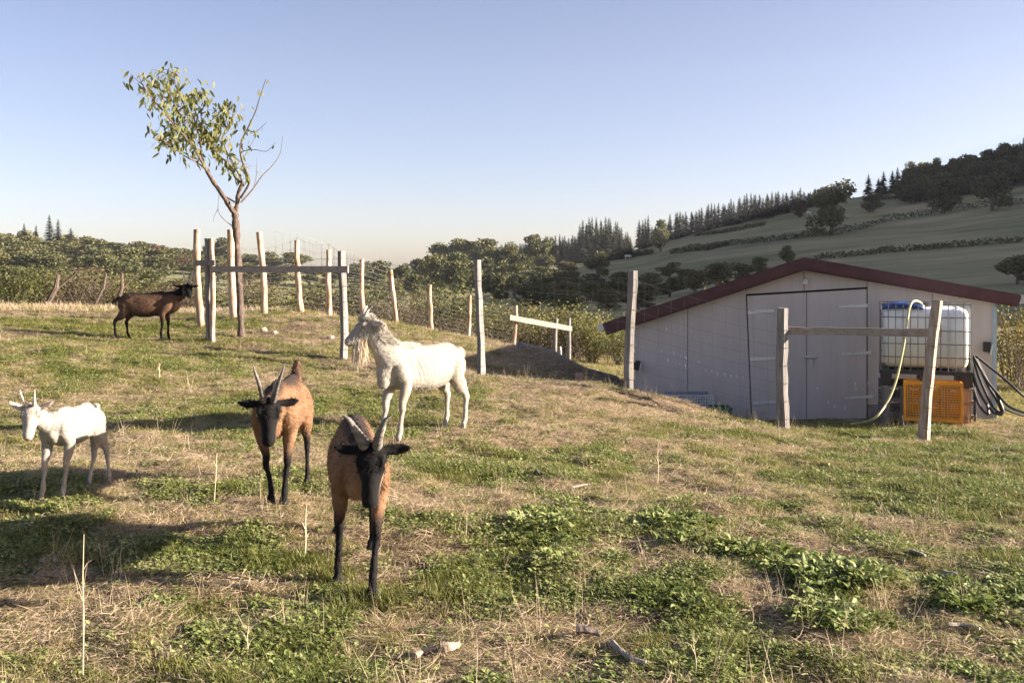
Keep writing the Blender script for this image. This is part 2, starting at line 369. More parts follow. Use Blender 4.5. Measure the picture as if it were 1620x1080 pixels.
# ------------------------------------------------------------------ shed
# the gable faces the viewer: its plane is turned 16 degrees, the right end nearer
BD = 0.0; SA = R(16.0); SC = Vector((4.1, 13.75, 0)); SN = Vector((math.sin(SA), math.cos(SA), 0)); SX = Vector((math.cos(SA), -math.sin(SA), 0))
def B(px, py, y=0.0):
    k = (px - CX) / F; d = SC.dot(SN) / (k * SN.x + SN.y); return P(px, py, d) + SN * y
RZ = Matrix.Rotation(-SA, 3, 'Z')
shed = empty('shed', B(1290, 664), 'taupe clad shed with a dark red gable roof and closed double doors', 'shed')
def door_top_(px): return 467 + (px - 1180) * (456 - 467) / 192
def roof_under(px): return 424 + (1272 - px) * (523 - 424) / (1272 - 966) if px < 1272 else 424 + (px - 1272) * (482 - 424) / (1600 - 1272)
def panel(pxs, bot, gap=.004, top=None, name='wall_panel', y=BD, th=.04):
    a, c = pxs; g = gap / .00838
    a += g; c -= g
    tops = [(c, (roof_under(c) if top is None else top(c)) + 1)]
    if a < 1272 < c and top is None: tops.append((1272, roof_under(1272) + 1))
    tops.append((a, (roof_under(a) if top is None else top(a)) + 1))
    pts = [B(a, bot, y), B(c, bot, y)] + [B(px, py, y) for px, py in tops]
    mb = MB(); mb.prism(pts, SN * th); return mb.build(name, M['taupe'], shed)
panel((1005, 1088), 668)
mb = MB(); mb.prism([B(1088.5, 668), B(1188.6, 668), B(1180, door_top_(1180)), B(1180, roof_under(1180) + 1), B(1088.5, roof_under(1088.5) + 1)], SN * .04); mb.build('wall_panel', M['taupe'], shed)
door_top = lambda px: 467 + (px - 1180) * (456 - 467) / 192
ov = MB()
for a, c in ((1180, 1272), (1272, 1372)):
    g = .5
    mb = MB(); mb.prism([B(a + g, door_top(a) - 2), B(c - g, door_top(c) - 2), B(c - g, roof_under(c - g) + 1), B(a + g, roof_under(a + g) + 1)], SN * .04); mb.build('wall_panel', M['taupe'], shed)
panel((1372, 1475), 640); panel((1475, 1575), 668)
mb = MB(); mb.prism([B(1372.6, 641), B(1474.4, 641), B(1474.4, 668), B(1372.6, 668)], SN * .03); mb.build('plinth', M['concrete'], shed)
# inside backing, side and back walls
mb = MB(); 
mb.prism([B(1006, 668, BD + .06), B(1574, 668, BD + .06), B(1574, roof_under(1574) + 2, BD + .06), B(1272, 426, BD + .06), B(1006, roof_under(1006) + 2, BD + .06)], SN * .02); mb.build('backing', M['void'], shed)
for px in (1005.5, 1570):
    mb = MB(); mb.prism([B(px, 672, BD + .045), B(px + 4, 672, BD + .045), B(px + 4, roof_under(px + 2) + 1, BD + .045), B(px, roof_under(px) + 1, BD + .045)], SN * 4.5); mb.build('side_wall', M['taupe'], shed)
mb = MB(); mb.prism([B(1010, 668, BD + 4.4), B(1569, 668, BD + 4.4), B(1569, roof_under(1569) + 1, BD + 4.4), B(1272, 426, BD + 4.4), B(1010, roof_under(1010) + 1, BD + 4.4)], SN * .1); mb.build('back_wall', M['taupe'], shed)
# roof sheets: ribbed, each slope its own part, and barge boards on the gable
for a, c in (((1272, 409), (957, 512)), ((1272, 409), (1611, 468))):
    pa, pc = B(*a), B(*c); dv = (pc - pa); nn = dv.cross(SN).normalized()
    if nn.z < 0: nn = -nn
    mb = MB(); y0 = -.16; ribs = 24; dy = 5.0 / ribs; pts = []
    for k in range(ribs + 1):
        for t, hgt in ((0, 0), (.12, 0), (.2, .03), (.32, .03), (.4, 0)):
            pts.append((y0 + (k + t) * dy, hgt))
    V = []
    for y, hh in pts:
        for e in (pa, pc): V.append(e + SN * y + nn * (hh - .012))
    for y, hh in pts:
        for e in (pa, pc): V.append(e + SN * y + nn * (hh - .022))
    n = len(pts); f = []
    for i in range(n - 1):
        f.append((2 * i, 2 * i + 1, 2 * i + 3, 2 * i + 2)); f.append((2 * n + 2 * i, 2 * n + 2 * i + 2, 2 * n + 2 * i + 3, 2 * n + 2 * i + 1))
    mb.poly(V, f); mb.build('roof_sheet', M['maroon'], shed)
    ax, cx2 = a[0], c[0]
    mb = MB(); off = 15 if c[0] < 1272 else 15
    mb.prism([B(a[0], a[1] - 1), B(c[0], c[1] - 1), B(c[0] + (6 if c[0] < 1272 else -4), c[1] + 14), B(a[0], a[1] + 16)], SN * .025)
    bb = mb
    for v in range(len(bb.v)): bb.v[v] = tuple(Vector(bb.v[v]) - SN * .20)
    o = bb.build('barge_board', M['maroon'], shed)
    sgn = 1 if c[0] < 1272 else -1
    mb = MB(); e = B(c[0] + sgn * 6, c[1] + 17); q_ = SN * -.165; mb.prism([e + q_, B(a[0], a[1] + 19) + q_, B(a[0], a[1] + 15) + q_, e + q_ + Vector((0, 0, .03))], SN * .15); mb.build('soffit_trim', M['maroon'], shed)
    # gutter along the eave
    mb = MB(); g0 = B(c[0] - sgn * 3, c[1] + 5); mb.tube([g0 + SN * -.17, g0 + SN * 4.8], .055, 10); mb.build('gutter', M['steel'], shed, smooth=True)
# corner trim
mb = MB(); mb.box(B(1573, 574, -.012), (.05, .024, B(1573, 484).z - B(1573, 664).z), RZ); mb.build('corner_trim', plain('blue_grey_trim', (.36, .44, .52), .4, .4), shed)
mb = MB(); mb.box(B(1006, 589, -.01), (.04, .02, B(1006, 514).z - B(1006, 664).z), RZ); mb.build('corner_trim', M['taupe'], shed)
# doors with hinges and latch
door_bot = lambda px: 664 + (px - 1180) * (-3) / 192
for i, (a, c) in enumerate(((1181.5, 1276), (1276, 1371))):
    mb = MB(); q = B(a + .6, door_bot(a), BD - .03), B(c - .4, door_bot(c), BD - .03), B(c - .4, door_top(c) + 1.2, BD - .03), B(a + .6, door_top(a) + 1.2, BD - .03)
    if i == 0: q = B(a + 8.6, 664, BD - .03), q[1], q[2], q[3]
    mb.prism(q, SN * .05); d = mb.build('door', M['taupe'], shed)
    hs = ((1183, 494, 1225, 491), (1187, 568, 1227, 566), (1191, 637, 1228, 635)) if i == 0 else ((1327, 485, 1373, 483), (1331, 560, 1378, 557), (1336, 629, 1381, 626))
    for x0, y0, x1, y1 in hs:
        h0, h1 = (2.6, 1.6) if i == 0 else (1.2, 2.6)
        hb = MB(); hb.prism([B(x0, y0 + h0, BD - .042), B(x1, y1 + h1, BD - .042), B(x1, y1 - h1, BD - .042), B(x0, y0 - h0, BD - .042)], SN * .01); hb.build('hinge', M['hinge'], d)
lb = MB(); lb.prism([B(1274, 566.5, BD - .05), B(1291, 566.5, BD - .05), B(1291, 562, BD - .05), B(1274, 562, BD - .05)], SN * .018)
lb.tube([B(1272, 565, BD - .058), B(1292, 565, BD - .058)], .01, 6); lb.box(B(1284, 574, BD - .05), (.015, .02, .12), RZ); lb.build('latch', M['steel'], shed)
# small lamp under the ridge, flood lights, fixing screws
mb = MB(); mb.box(B(1274, 447, BD - .03), (.06, .06, .04), RZ); mb.ball(B(1274, 443, BD - .04), (.035, .04, .03)); mb.build('sensor_lamp', M['hinge'], shed)
for px, py, s in ((1011, 578, 1), (1562, 549, 1)):
    mb = MB(); mb.box(B(px - 2, py - 1, BD - .06), (.085, .09, .13), RZ); mb.box(B(px - 2, py + 1, BD - .015), (.05, .03, .05), RZ); fl = mb.build('flood_light', M['black'], shed, bevel=.006)
    mb = MB(); mb.box(B(px + 3.2, py + 3, BD - .1), (.022, .05, .14), Matrix.Rotation(R(12), 3, 'Y')); mb.build('bracket', M['steel'], fl)
for px, py in ((1272, 425), (1290, 432), (1212, 445), (1155, 463), (1348, 437), (1453, 456), (1518, 469), (1566, 476), (1090, 486)):
    mb = MB(); mb.ball(B(px, py + 2, BD - .008), .014, 6, 4); mb.build('screw', M['steel'], shed)
# small pale flecks on the cladding left of the door, and on the door
flecks = MB(); rr = random.Random(4)
for px, py in ((1054,518),(1046,553),(1056,567),(1066,556),(1076,560),(1085,563),(1075,573),(1084,576),(1105,570),(1116,582),(1126,585),(1135,588),(1146,590),(1156,592),(1165,592),(1175,594)):
    a = rr.uniform(-.3, .3); hh = rr.uniform(2.5, 4.2); w = rr.uniform(.8, 1.4)
    flecks.prism([B(px - w, py, BD - .002), B(px + w, py + 1, BD - .002), B(px + w + a, py + hh, BD - .002), B(px + a + w, py + hh * 2, BD - .002)], SN * .004)
for px, py in ((1293,612),(1353,604),(1354,612),(1373,603),(1311,633),(1320,640),(1337,641)):
    hh = rr.uniform(3, 6); flecks.prism([B(px - 1.1, py, BD - .033), B(px + .7, py + 1, BD - .033), B(px + .5, py + hh, BD - .033), B(px, py + hh * 1.5, BD - .033)], SN * .004)
flecks.build('fleck', plain('pale_fleck', (.85, .84, .82), .5), shed, kind='stuff')

# ------------------------------------------------------------------ water tank in its cage on a pallet and blocks
TY = 12.1
def T(px, py, y=TY): return P(px, py, TY) + Vector((0, y - TY, 0))
tank = empty('water_tank', Vector((T(1464, 0).x, TY + .45, T(0, 585).z)), 'white caged water tank with a blue lid beside the shed door', 'tank')
m, N, L, b = nt('milky_plastic')
tc = N.new('ShaderNodeTexCoord'); sx = N.new('ShaderNodeSeparateXYZ'); L.new(tc.outputs['Generated'], sx.inputs[0])
n1 = node(N, 'ShaderNodeTexNoise', Scale=6, Detail=5); L.new(tc.outputs['Object'], n1.inputs['Vector'])
md = node(N, 'ShaderNodeMath', operation='MULTIPLY_ADD'); md.inputs[1].default_value = .18; L.new(n1.outputs['Fac'], md.inputs[0]); L.new(sx.outputs['Z'], md.inputs[2])
r = ramp(N, [(.1, (.66, .58, .42)), (.4, (.68, .68, .60)), (.72, (.74, .74, .72)), (.8, (.84, .85, .86))]); L.new(md.outputs[0], r.inputs[0]); L.new(r.outputs[0], b.inputs['Base Color'])
b.inputs['Roughness'].default_value = .35; b.inputs['Subsurface Weight'].default_value = .25; b.inputs['Subsurface Radius'].default_value = (.1, .1, .1); b.inputs['Subsurface Scale'].default_value = .3
M['milky'] = m
x0, x1 = T(1402, 0).x, T(1527, 0).x; zb, zt = T(0, 583).z, T(0, 487).z
mb = MB(); mb.box(((x0 + x1) / 2, TY + .46, (zb + zt) / 2), (x1 - x0, .88, zt - zb)); bt = mb.build('bottle', M['milky'], tank)
bv = bt.modifiers.new('round', 'BEVEL'); bv.width = .09; bv.segments = 5; bt.data.polygons.foreach_set('use_smooth', np.ones(len(bt.data.polygons), bool))
for px in (1432, 1470, 1503):
    mb = MB(); mb.box((T(px, 0).x, TY + .018, (zb + zt) / 2), (.05, .02, (zt - zb) * .84)); mb.build('bottle_rib', M['milky'], bt, bevel=.008)
mb = MB(); mb.ball((T(1462, 0).x, TY + .46, zt + .02), (.11, .11, .04), 16, 6); mb.build('filler_cap', M['black'], tank, smooth=True)
rr = random.Random(3); mb = MB(); nx, ny = 12, 8; V = []; f = []
lx0, lx1 = T(1400, 0).x, T(1462, 0).x
for j in range(ny + 1):
    for i in range(nx + 1):
        u, v = i / nx, j / ny
        V.append((lx0 + (lx1 - lx0) * u, TY - .01 + .7 * v, zt + .022 + .03 * math.sin(u * 3.1) - .03 * (v < .1) + rr.uniform(-.012, .012)))
for j in range(ny):
    for i in range(nx):
        a = j * (nx + 1) + i; f.append((a, a + 1, a + nx + 2, a + nx + 1))
mb.poly(V, f); lid = mb.build('lid_cover', M['blue'], tank, smooth=True); sol = lid.modifiers.new('thick', 'SOLIDIFY'); sol.thickness = .02
cage = MB(); cx0, cx1 = T(1398, 0).x, T(1530, 0).x; cy0, cy1 = TY - .02, TY + .95; ct, cb = T(0, 481).z, T(0, 586).z
cor = [(cx0, cy0), (cx1, cy0), (cx1, cy1), (cx0, cy1)]
for k in range(6):
    z = cb + (ct - cb) * k / 5; pts = [Vector((x, y, z)) for x, y in cor]
    for i in range(4): cage.tube([pts[i], pts[(i + 1) % 4]], .0055, 6)
for k in range(13):
    if k in (4, 8): pass
    u = k / 12
    for y in (cy0 - .009, cy1 + .009): cage.tube([Vector((cx0 + (cx1 - cx0) * u, y, cb)), Vector((cx0 + (cx1 - cx0) * u, y, ct))], .0055, 6)
    for x in (cx0 - .009, cx1 + .009): cage.tube([Vector((x, cy0 + (cy1 - cy0) * u, cb)), Vector((x, cy0 + (cy1 - cy0) * u, ct))], .0055, 6)
cage.build('cage', plain('dull_cage', (.13, .135, .14), .5, .5), tank)
mb = MB(); zp0, zp1 = T(0, 611).z, cb - .008
mb.box(((cx0 + cx1) / 2, (cy0 + cy1) / 2, zp1 - .02), (cx1 - cx0 + .04, cy1 - cy0 + .02, .04))
for u in (.06, .5, .94):
    mb.box((cx0 + (cx1 - cx0) * u, (cy0 + cy1) / 2, (zp0 + zp1 - .04) / 2), (.13, cy1 - cy0, zp1 - .04 - zp0))
mb.build('pallet', M['black'], tank)
# open stack of grey wooden pallets under the tank
gzt = gz((cx0 + cx1) / 2, TY + .4) - .03
for k in range(3):
    zl = gzt + (zp0 - .004 - gzt) * k / 3; hh = (zp0 - .004 - gzt) / 3
    pal = empty('wooden_pallet', ((cx0 + cx1) / 2, TY + .45, zl), ('grey wooden pallet lying on the grass, lowest of the stack under the tank', 'grey wooden pallet in the middle of the stack under the tank', 'grey wooden pallet topmost of the stack, right below the black tank base')[k], 'pallet', 'pallets under the tank')
    for i in range(5):
        mb = MB(); mb.box(((cx0 + cx1) / 2, cy0 + .06 + i * (cy1 - cy0 - .12) / 4, zl + hh - .015), (cx1 - cx0 + .06, .1, .024)); mb.build('deck_board', M['old_wood'], pal)
    for i in range(3):
        mb = MB(); mb.box(((cx0 + cx1) / 2, cy0 + .05 + i * (cy1 - cy0 - .1) / 2, zl + .012), (cx1 - cx0 + .06, .1, .024)); mb.build('bottom_board', M['old_wood'], pal)
        for u in (.05, .27, .5, .73, .95):
            mb = MB(); mb.box((cx0 + (cx1 - cx0) * u, cy0 + .05 + i * (cy1 - cy0 - .1) / 2, zl + hh / 2 - .002), (.1, .1, hh - .054)); mb.build('block', M['old_wood'], pal)
PALS = [o for o in col.objects if o.get('group') == 'pallets under the tank']
for o in [tank] + PALS:
    o.rotation_euler.z = R(-20); o.location.x += .154; o.location.y -= .027
# orange poultry crate on its side
CY = 11.85
def C(px, py): return P(px, py, CY)
crate = empty('poultry_crate', Vector((C(1476, 0).x, CY + .14, C(0, 667).z)), 'orange lattice plastic crate standing on edge below the tank', 'crate')
cz0, cz1 = C(0, 667).z, C(0, 604).z; ax, bx = C(1433, 0).x, C(1520, 0).x
fr = MB()
for z in (cz0 + .02, cz1 - .02):
    for y in (CY, CY + .27): fr.box(((ax + bx) / 2, y, z), (bx - ax, .025, .04))
for x in (ax + .015, bx - .015):
    for y in (CY, CY + .27): fr.box((x, y, (cz0 + cz1) / 2), (.03, .0254, cz1 - cz0 - .0805))
    for z in (cz0 + .02, cz1 - .02): fr.box((x, CY + .135, z), (.0296, .244, .0394))
fr.build('frame', M['orange'], crate, bevel=.003)
def lattice(y0, ax, bx, z0, z1, n, mz, r=.0055):
    g = MB()
    for i in range(n): x = ax + (bx - ax) * (i + .5) / n; g.box((x, y0, (z0 + z1) / 2), (r * 1.5, .008, z1 - z0))
    for j in range(mz): z = z0 + (z1 - z0) * (j + .5) / mz; g.box(((ax + bx) / 2, y0 + .0025, z), (bx - ax, .0066, r * 1.5))
    return g
lattice(CY + .001, ax + .03, bx - .03, cz0 + .04, cz1 - .04, 19, 14, .0052).build('front_grid', M['orange'], crate, kind='stuff')
lattice(CY + .27, ax + .03, bx - .03, cz0 + .04, cz1 - .04, 19, 14, .0052).build('back_grid', M['orange'], crate, kind='stuff')
for x in (ax + .012, bx - .012):
    mb = MB()
    for i in range(9): mb.box((x, CY + .02 + .23 * (i + .5) / 9, (cz0 + cz1) / 2), (.008, .008, cz1 - cz0 - .08))
    for j in range(16): mb.box((x + .0025, CY + .135, cz0 + .04 + (cz1 - cz0 - .08) * (j + .5) / 16), (.0066, .24, .008))
    mb.build('side_grid', M['orange'], crate, kind='stuff')
mb = MB(); mb.box(((ax + bx) / 2, CY - .008, cz1 - .055), (.16, .012, .03)); mb.build('handle', M['orange'], crate)
crate.rotation_euler.z = R(-20); crate.location.x += .048
# hoses
def curve_path(pts, n=8):
    pts = [Vector(p) for p in pts]; out = []
    e = [pts[0] * 2 - pts[1]] + pts + [pts[-1] * 2 - pts[-2]]
    for i in range(1, len(e) - 2):
        for k in range(n):
            t = k / n; p0, p1, p2, p3 = e[i - 1:i + 3]
            out.append(.5 * ((2 * p1) + (-p0 + p2) * t + (2 * p0 - 5 * p1 + 4 * p2 - p3) * t * t + (-p0 + 3 * p1 - 3 * p2 + p3) * t ** 3))
    out.append(pts[-1]); return out
hz = MB(); hp = [P(1461, 490, 12.35), P(1460, 483, 12.2), P(1453, 477, 12.1), P(1444, 477, 12.03), P(1438, 490, 11.98), P(1434, 520, 11.95), P(1428, 555, 11.9), P(1418, 600, 11.85), P(1404, 635, 11.8), P(1385, 660, 11.7)]
e1 = cast(1368, 672, 10); e2 = cast(1345, 675, 10); hp += [e1 + Vector((0, 0, .03)), e2 + Vector((0, 0, .02))]
hz.tube(curve_path(hp), .0145, 8); hz.thing('garden_hose', M['hose_y'], 'yellow garden hose hanging from the tank top down to the grass', 'hose', smooth=True)
hb = MB(); rr = random.Random(9)
for k, (a, bq, c, d, e) in enumerate([((1531,552),(1536,600),(1549,640),(1563,655),(1562,640)),((1533,556),(1545,610),(1565,645),(1580,655),(1590,650)),((1538,560),(1550,600),(1572,645),(1587,650),(1575,620)),((1541,562),(1556,590),(1570,620),(1588,645),(1640,664)),
        ((1543,562),(1565,580),(1590,600),(1612,620),(1645,648)),((1539,562),(1560,600),(1580,625),(1600,645),(1640,658)),((1542,563),(1563,610),(1578,635),(1585,655),(1570,652)),((1530,548),(1537,572),(1541,610),(1542,660),(1540,668))]):
    d0 = 12.15 + .05 * (k % 4)
    hb.tube(curve_path([P(*a, d0), P(*bq, d0 - .02), P(*c, d0 - .08), P(*d, d0 - .16), P(*e, d0 - .1)]), .016, 7)
hb.tube([P(1532, 546, 12.28), P(1532, 640, 12.28), P(1533, 672, 12.28)], .02, 7)
hb.thing('hose_coil', M['black'], 'bundle of black water hoses looped beside the tank cage', 'hose', smooth=True)
# pale plastic lattice and green tray by the shed wall
lt = empty('lattice_panel', P(1086, 648, 13.7), 'pale plastic lattice panel leaning on the shed wall behind the bank', 'panel')
g = MB(); a0, a1 = P(1046, 0, 13.7).x, P(1128, 0, 13.7).x; q0, q1 = P(0, 660, 13.7).z, P(0, 625, 13.7).z
for i in range(21): g.box((a0 + (a1 - a0) * i / 20, 13.7, (q0 + q1) / 2), (.014, .03, q1 - q0))
for j in range(9): g.box(((a0 + a1) / 2, 13.7005, q0 + (q1 - q0) * (j + .1) / 8.2), (a1 - a0, .026, .012))
g.build('grid', plain('pale_plastic', (.5, .52, .54), .5), lt)
mb = MB(); mb.box(P(1085, 634, 13.82), (.62, .02, .26)); mb.build('backing_sheet', plain('blue_grey_sheet', (.17, .2, .26), .6), lt)
mb = MB(); c = P(1140, 654, 13.5)
for dx, dy, sx_, sy_ in ((0, -.15, .24, .02), (0, .15, .24, .02), (-.11, 0, .02, .28), (.11, 0, .02, .28)): mb.box(c + Vector((dx, dy, 0)), (sx_, sy_, .2 - abs(dx) * .01))
mb.box(c + Vector((0, 0, -.08)), (.2, .28, .02)); mb.box(c + Vector((0, -.152, .09)), (.27, .03, .025)); mb.thing('plastic_tray', M['green_p'], 'green plastic tub half hidden behind the grassy bank', 'tub')
mb = MB(); mb.tube([P(1184, 675, 13.85), P(1183, 648, 13.85)], .018, 8); mb.tube([P(1183, 650, 13.85), P(1187, 648, 13.85)], .014, 6); mb.thing('ground_pipe', M['steel'], 'short metal pipe upright at the left door foot', 'pipe')
# ------------------------------------------------------------------ fences
def post_mb(top, base, wpx, d, seed, bury=True, lean_y=0, flat=1.0, square=False, bend=1.0):
    a = P(*top, d); b_ = P(*base, d)
    b_.z = gz(b_.x, b_.y) - .06
    r = wpx / F * d / 2; n = 9; rnd = random.Random(seed); path = []; rad = []
    ph = rnd.uniform(0, 6)
    for i in range(n + 1):
        t = i / n; p = b_.lerp(a, t)
        p += Vector((math.sin(t * 4.5 + ph) * .012 + rnd.uniform(-.004, .004), math.sin(t * 3.5 + ph * 2) * .01 + lean_y * t, 0)) * bend
        path.append(p); rad.append(r * (1.08 - .12 * t + rnd.uniform(-.05, .05) + (.12 if rnd.random() < .12 else 0)))
    mb = MB(); mb.tube(path, rad, 6 if square else 10, flat=flat, jit=.14 if square else .07, seed=seed); return mb, path
FA = [((329,377),(334,541),14,13.8,'old_wood'),((542,397),(544,571),14,13.0,'old_wood'),((757,411),(760,597),13,12.4,'old_wood'),((1000,428),(995,619),15,12.0,'old_wood'),((1236,487),(1240,682),17,11.4,'old_wood'),((1481,475),(1462,697),16,10.6,'plank_post')]
M['plank_post'] = rough_mat('split_post_wood', [(.28, (.16, .11, .08)), (.48, (.33, .25, .18)), (.72, (.46, .40, .34))], scale=8, stretch=(5, 5, .6), bump=.7, dist=.012)
b0 = P(760, 597, 12.4)
fence = empty('wire_fence', Vector((b0.x, b0.y, gz(b0.x, b0.y))), 'near wire fence on thick grey split posts, with two plank rails', 'fence')
for i, (t, b_, w, d, m) in enumerate(FA):
    mb, path = post_mb(t, b_, w, d, 30 + i, square=True, flat=1.15)
    o = mb.build('post', M[m], fence, smooth=True)
    if i == 5: o['label'] = 'leaning knotty brown post'
    wr = MB()
    for k in range(1, 7):
        q = path[0].lerp(path[-1], k / 7.2); r = w / F * d / 2 * 1.12
        wr.tube([q + Vector((math.cos(a) * r, math.sin(a) * r * 1.25, .008 * math.sin(a))) for a in [j * math.pi / 5 for j in range(11)]], .0022, 4)
    wr.build('wire_tie', M['dark_wood'], o, kind='stuff')
mb, path = post_mb((334, 377), (338, 540), 8, 13.72, 77); mb.build('post', M['bark_wood'], fence, smooth=True, label='thin brown round post strapped to the grey one')
def rail(p0, p1, h, th, mat, par, name='rail', seed=0):
    n = 8; rnd = random.Random(seed); mb = MB(); pts = []
    ax = (p1 - p0).normalized(); dn = Vector((-ax.y, ax.x, 0)).normalized()
    for i in range(n + 1):
        c = p0.lerp(p1, i / n) + Vector((0, 0, rnd.uniform(-.004, .004))); hh = h / 2 * rnd.uniform(.93, 1.07)
        for sy, sz in ((-1, -1), (1, -1), (1, 1), (-1, 1)): pts.append(c + dn * sy * th / 2 + Vector((0, 0, sz * hh)))
    f = [(0, 1, 2, 3), tuple(n * 4 + k for k in (3, 2, 1, 0))]
    for i in range(n):
        for k in range(4): f.append((i * 4 + k, i * 4 + (k + 1) % 4, (i + 1) * 4 + (k + 1) % 4, (i + 1) * 4 + k))
    mb.poly(pts, f); return mb.build(name, mat, par, bevel=0)
rail(P(335, 426, 13.62), P(551, 426, 12.88), 10 / F * 13.2, .03, M['plank'], fence, seed=1)
rail(P(1246, 523, 11.42), P(1490, 527, 10.78), 12.5 / F * 11, .035, M['plank'], fence, seed=2)
rail(P(309, 416, 13.7), P(340, 416, 13.66), 9 / F * 13.7, .03, M['old_wood'], fence, 'strap_board', seed=3)
def netting(pts_top, pts_bot, rows, step, r, sag=.03, seed=0, taut=None):
    """square woven wire between a top and a bottom polyline"""
    mb = MB(); rnd = random.Random(seed)
    S = []
    for i in range(len(pts_top) - 1):
        L_ = (pts_top[i + 1] - pts_top[i]).length; n = max(2, round(L_ / step))
        for k in range(n + (i == len(pts_top) - 2)):
            t = k / n; s = math.sin(math.pi * t)
            a = pts_top[i].lerp(pts_top[i + 1], t) - Vector((0, 0, sag * s)); b_ = pts_bot[i].lerp(pts_bot[i + 1], t)
            b_.z = max(b_.z, gz(b_.x, b_.y) + .01)
            w = Vector((rnd.uniform(-.008, .008), rnd.uniform(-.03, .03) * s, rnd.uniform(-.008, .008)))
            S.append((a + w, b_ + w * .5))
    for j in range(rows + 1):
        t = (j / rows) ** .85
        path = [a.lerp(b_, t) for a, b_ in S]
        mb.tube(path, r * (1.25 if j in (0, rows) else 1), 3)
    for a, b_ in S: mb.tube([a, a.lerp(b_, .5) + Vector((rnd.uniform(-.006, .006), 0, 0)), b_], r * .85, 3)
    return mb
tops = [P(336, 402, 13.7), P(542, 408, 12.9), P(757, 425, 12.3), P(1000, 440, 11.9), P(1236, 500, 11.3)]
bots = [P(336, 540, 13.7), P(543, 568, 12.9), P(760, 594, 12.3), P(996, 616, 11.9), P(1240, 678, 11.3)]
netting(tops, bots, 9, .16, .0016, .05, 3).build('wire_netting', M['wire'], fence, kind='stuff')

FBK = [((311,363),(317,521),10,15.2,'bark_wood'),((363,363),(371,501),12,16.0,'bark_wood'),((410,367),(420,497),10,16.5,'bark_wood'),((468,380),(477,495),9,17.0,'bark_wood'),((519,395),(522,501),8,17.5,'bark_wood'),((571,410),(575,506),7.5,18.5,'bark_wood'),((619,427),(626,518),7,19.5,'bark_wood'),((681,450),(680,533),7,20.5,'bark_wood'),((742,467),(741,551),6,22.0,'bark_wood'),((815,483),(813,566),6.5,24.0,'bark_wood')]
b0 = P(522, 501, 17.5)
bfence = empty('wire_fence', Vector((b0.x, b0.y, gz(b0.x, b0.y))), 'far wire fence on round peeled poles running over the mound towards the hedge', 'fence')
tp, bt_ = [], []
extra = [.25, .22, .25, .1, .18, .08, .02, .0, -.02, 0]
for i, (t, b_, w, d, m) in enumerate(FBK):
    mb, path = post_mb(t, b_, w, d, 60 + i, bend=1.4); mb.build('post', M[m], bfence, smooth=True)
    a = P(*t, d); c = P(*b_, d); tp.append(a + Vector((0, .08, -extra[i])) if i < 3 else a + Vector((0, .08, {3: .05, 4: .1, 5: .02}.get(i, -.05)))); bt_.append(Vector((c.x, c.y + .08, gz(c.x, c.y) + .03)))
netting(tp, bt_, 12, .16, .002, .06, 5).build('wire_netting', M['wire'], bfence, kind='stuff')
nb = netting([P(435, 366, 16.9), P(470, 368, 17.1), P(548, 396, 17.9), P(620, 424, 19.6)], [P(437, 430, 16.9), P(470, 440, 17.1), P(548, 455, 17.9), P(620, 462, 19.6)], 6, .14, .0014, .02, 8)
nb.build('loose_netting', M['wire'], bfence, kind='stuff')
b0 = P(880, 572, 26)
rf = empty('rail_fence', Vector((b0.x, b0.y, gz(b0.x, b0.y))), 'pale rail nailed across thin posts in front of the green hedge', 'fence')
for i, (t, b_, w, d) in enumerate((((880,504),(876,573),7,25.6),((901,503),(899,579),6,25.2))):
    mb, _ = post_mb(t, b_, w, d, 90 + i); mb.build('post', M['old_wood'], rf, smooth=True)
rail(P(806, 502, 23.7), P(904, 520, 25.0), 8 / F * 24.4, .05, M['plank'], rf, seed=6)
mb, _ = post_mb((886, 548), (888, 572), 3, 25.0, 95); o = mb.thing('stake', plain('white_stake', (.7, .7, .68), .6), 'short white stake under the pale rail by the hedge', 'stake')
# field stakes and a utility pole beyond
for k, (px, py, h, w, d, nm, lb) in enumerate(((247, 437, 24, 3, 150, 'utility_pole', 'white utility pole with a crossarm far behind the brown goat'), (97, 420, 18, 2.4, 150, 'utility_pole', 'short bare utility pole in the far field at left'))):
    c = cast(px, py, 60); s = h / F * c.y; mb = MB(); mb.tube([c - Vector((0, 0, .5)), c + Vector((0, 0, s))], [w / F * c.y / 2] * 2, 8)
    if k == 0: mb.box(c + Vector((0, 0, s * .9)), (s * .4, .15, .16)); mb.box(c + Vector((0, -.1, s * .78)), (s * .28, .12, .14))
    mb.thing(nm, plain('pale_pole', (.62, .62, .6), .7), lb, 'pole')
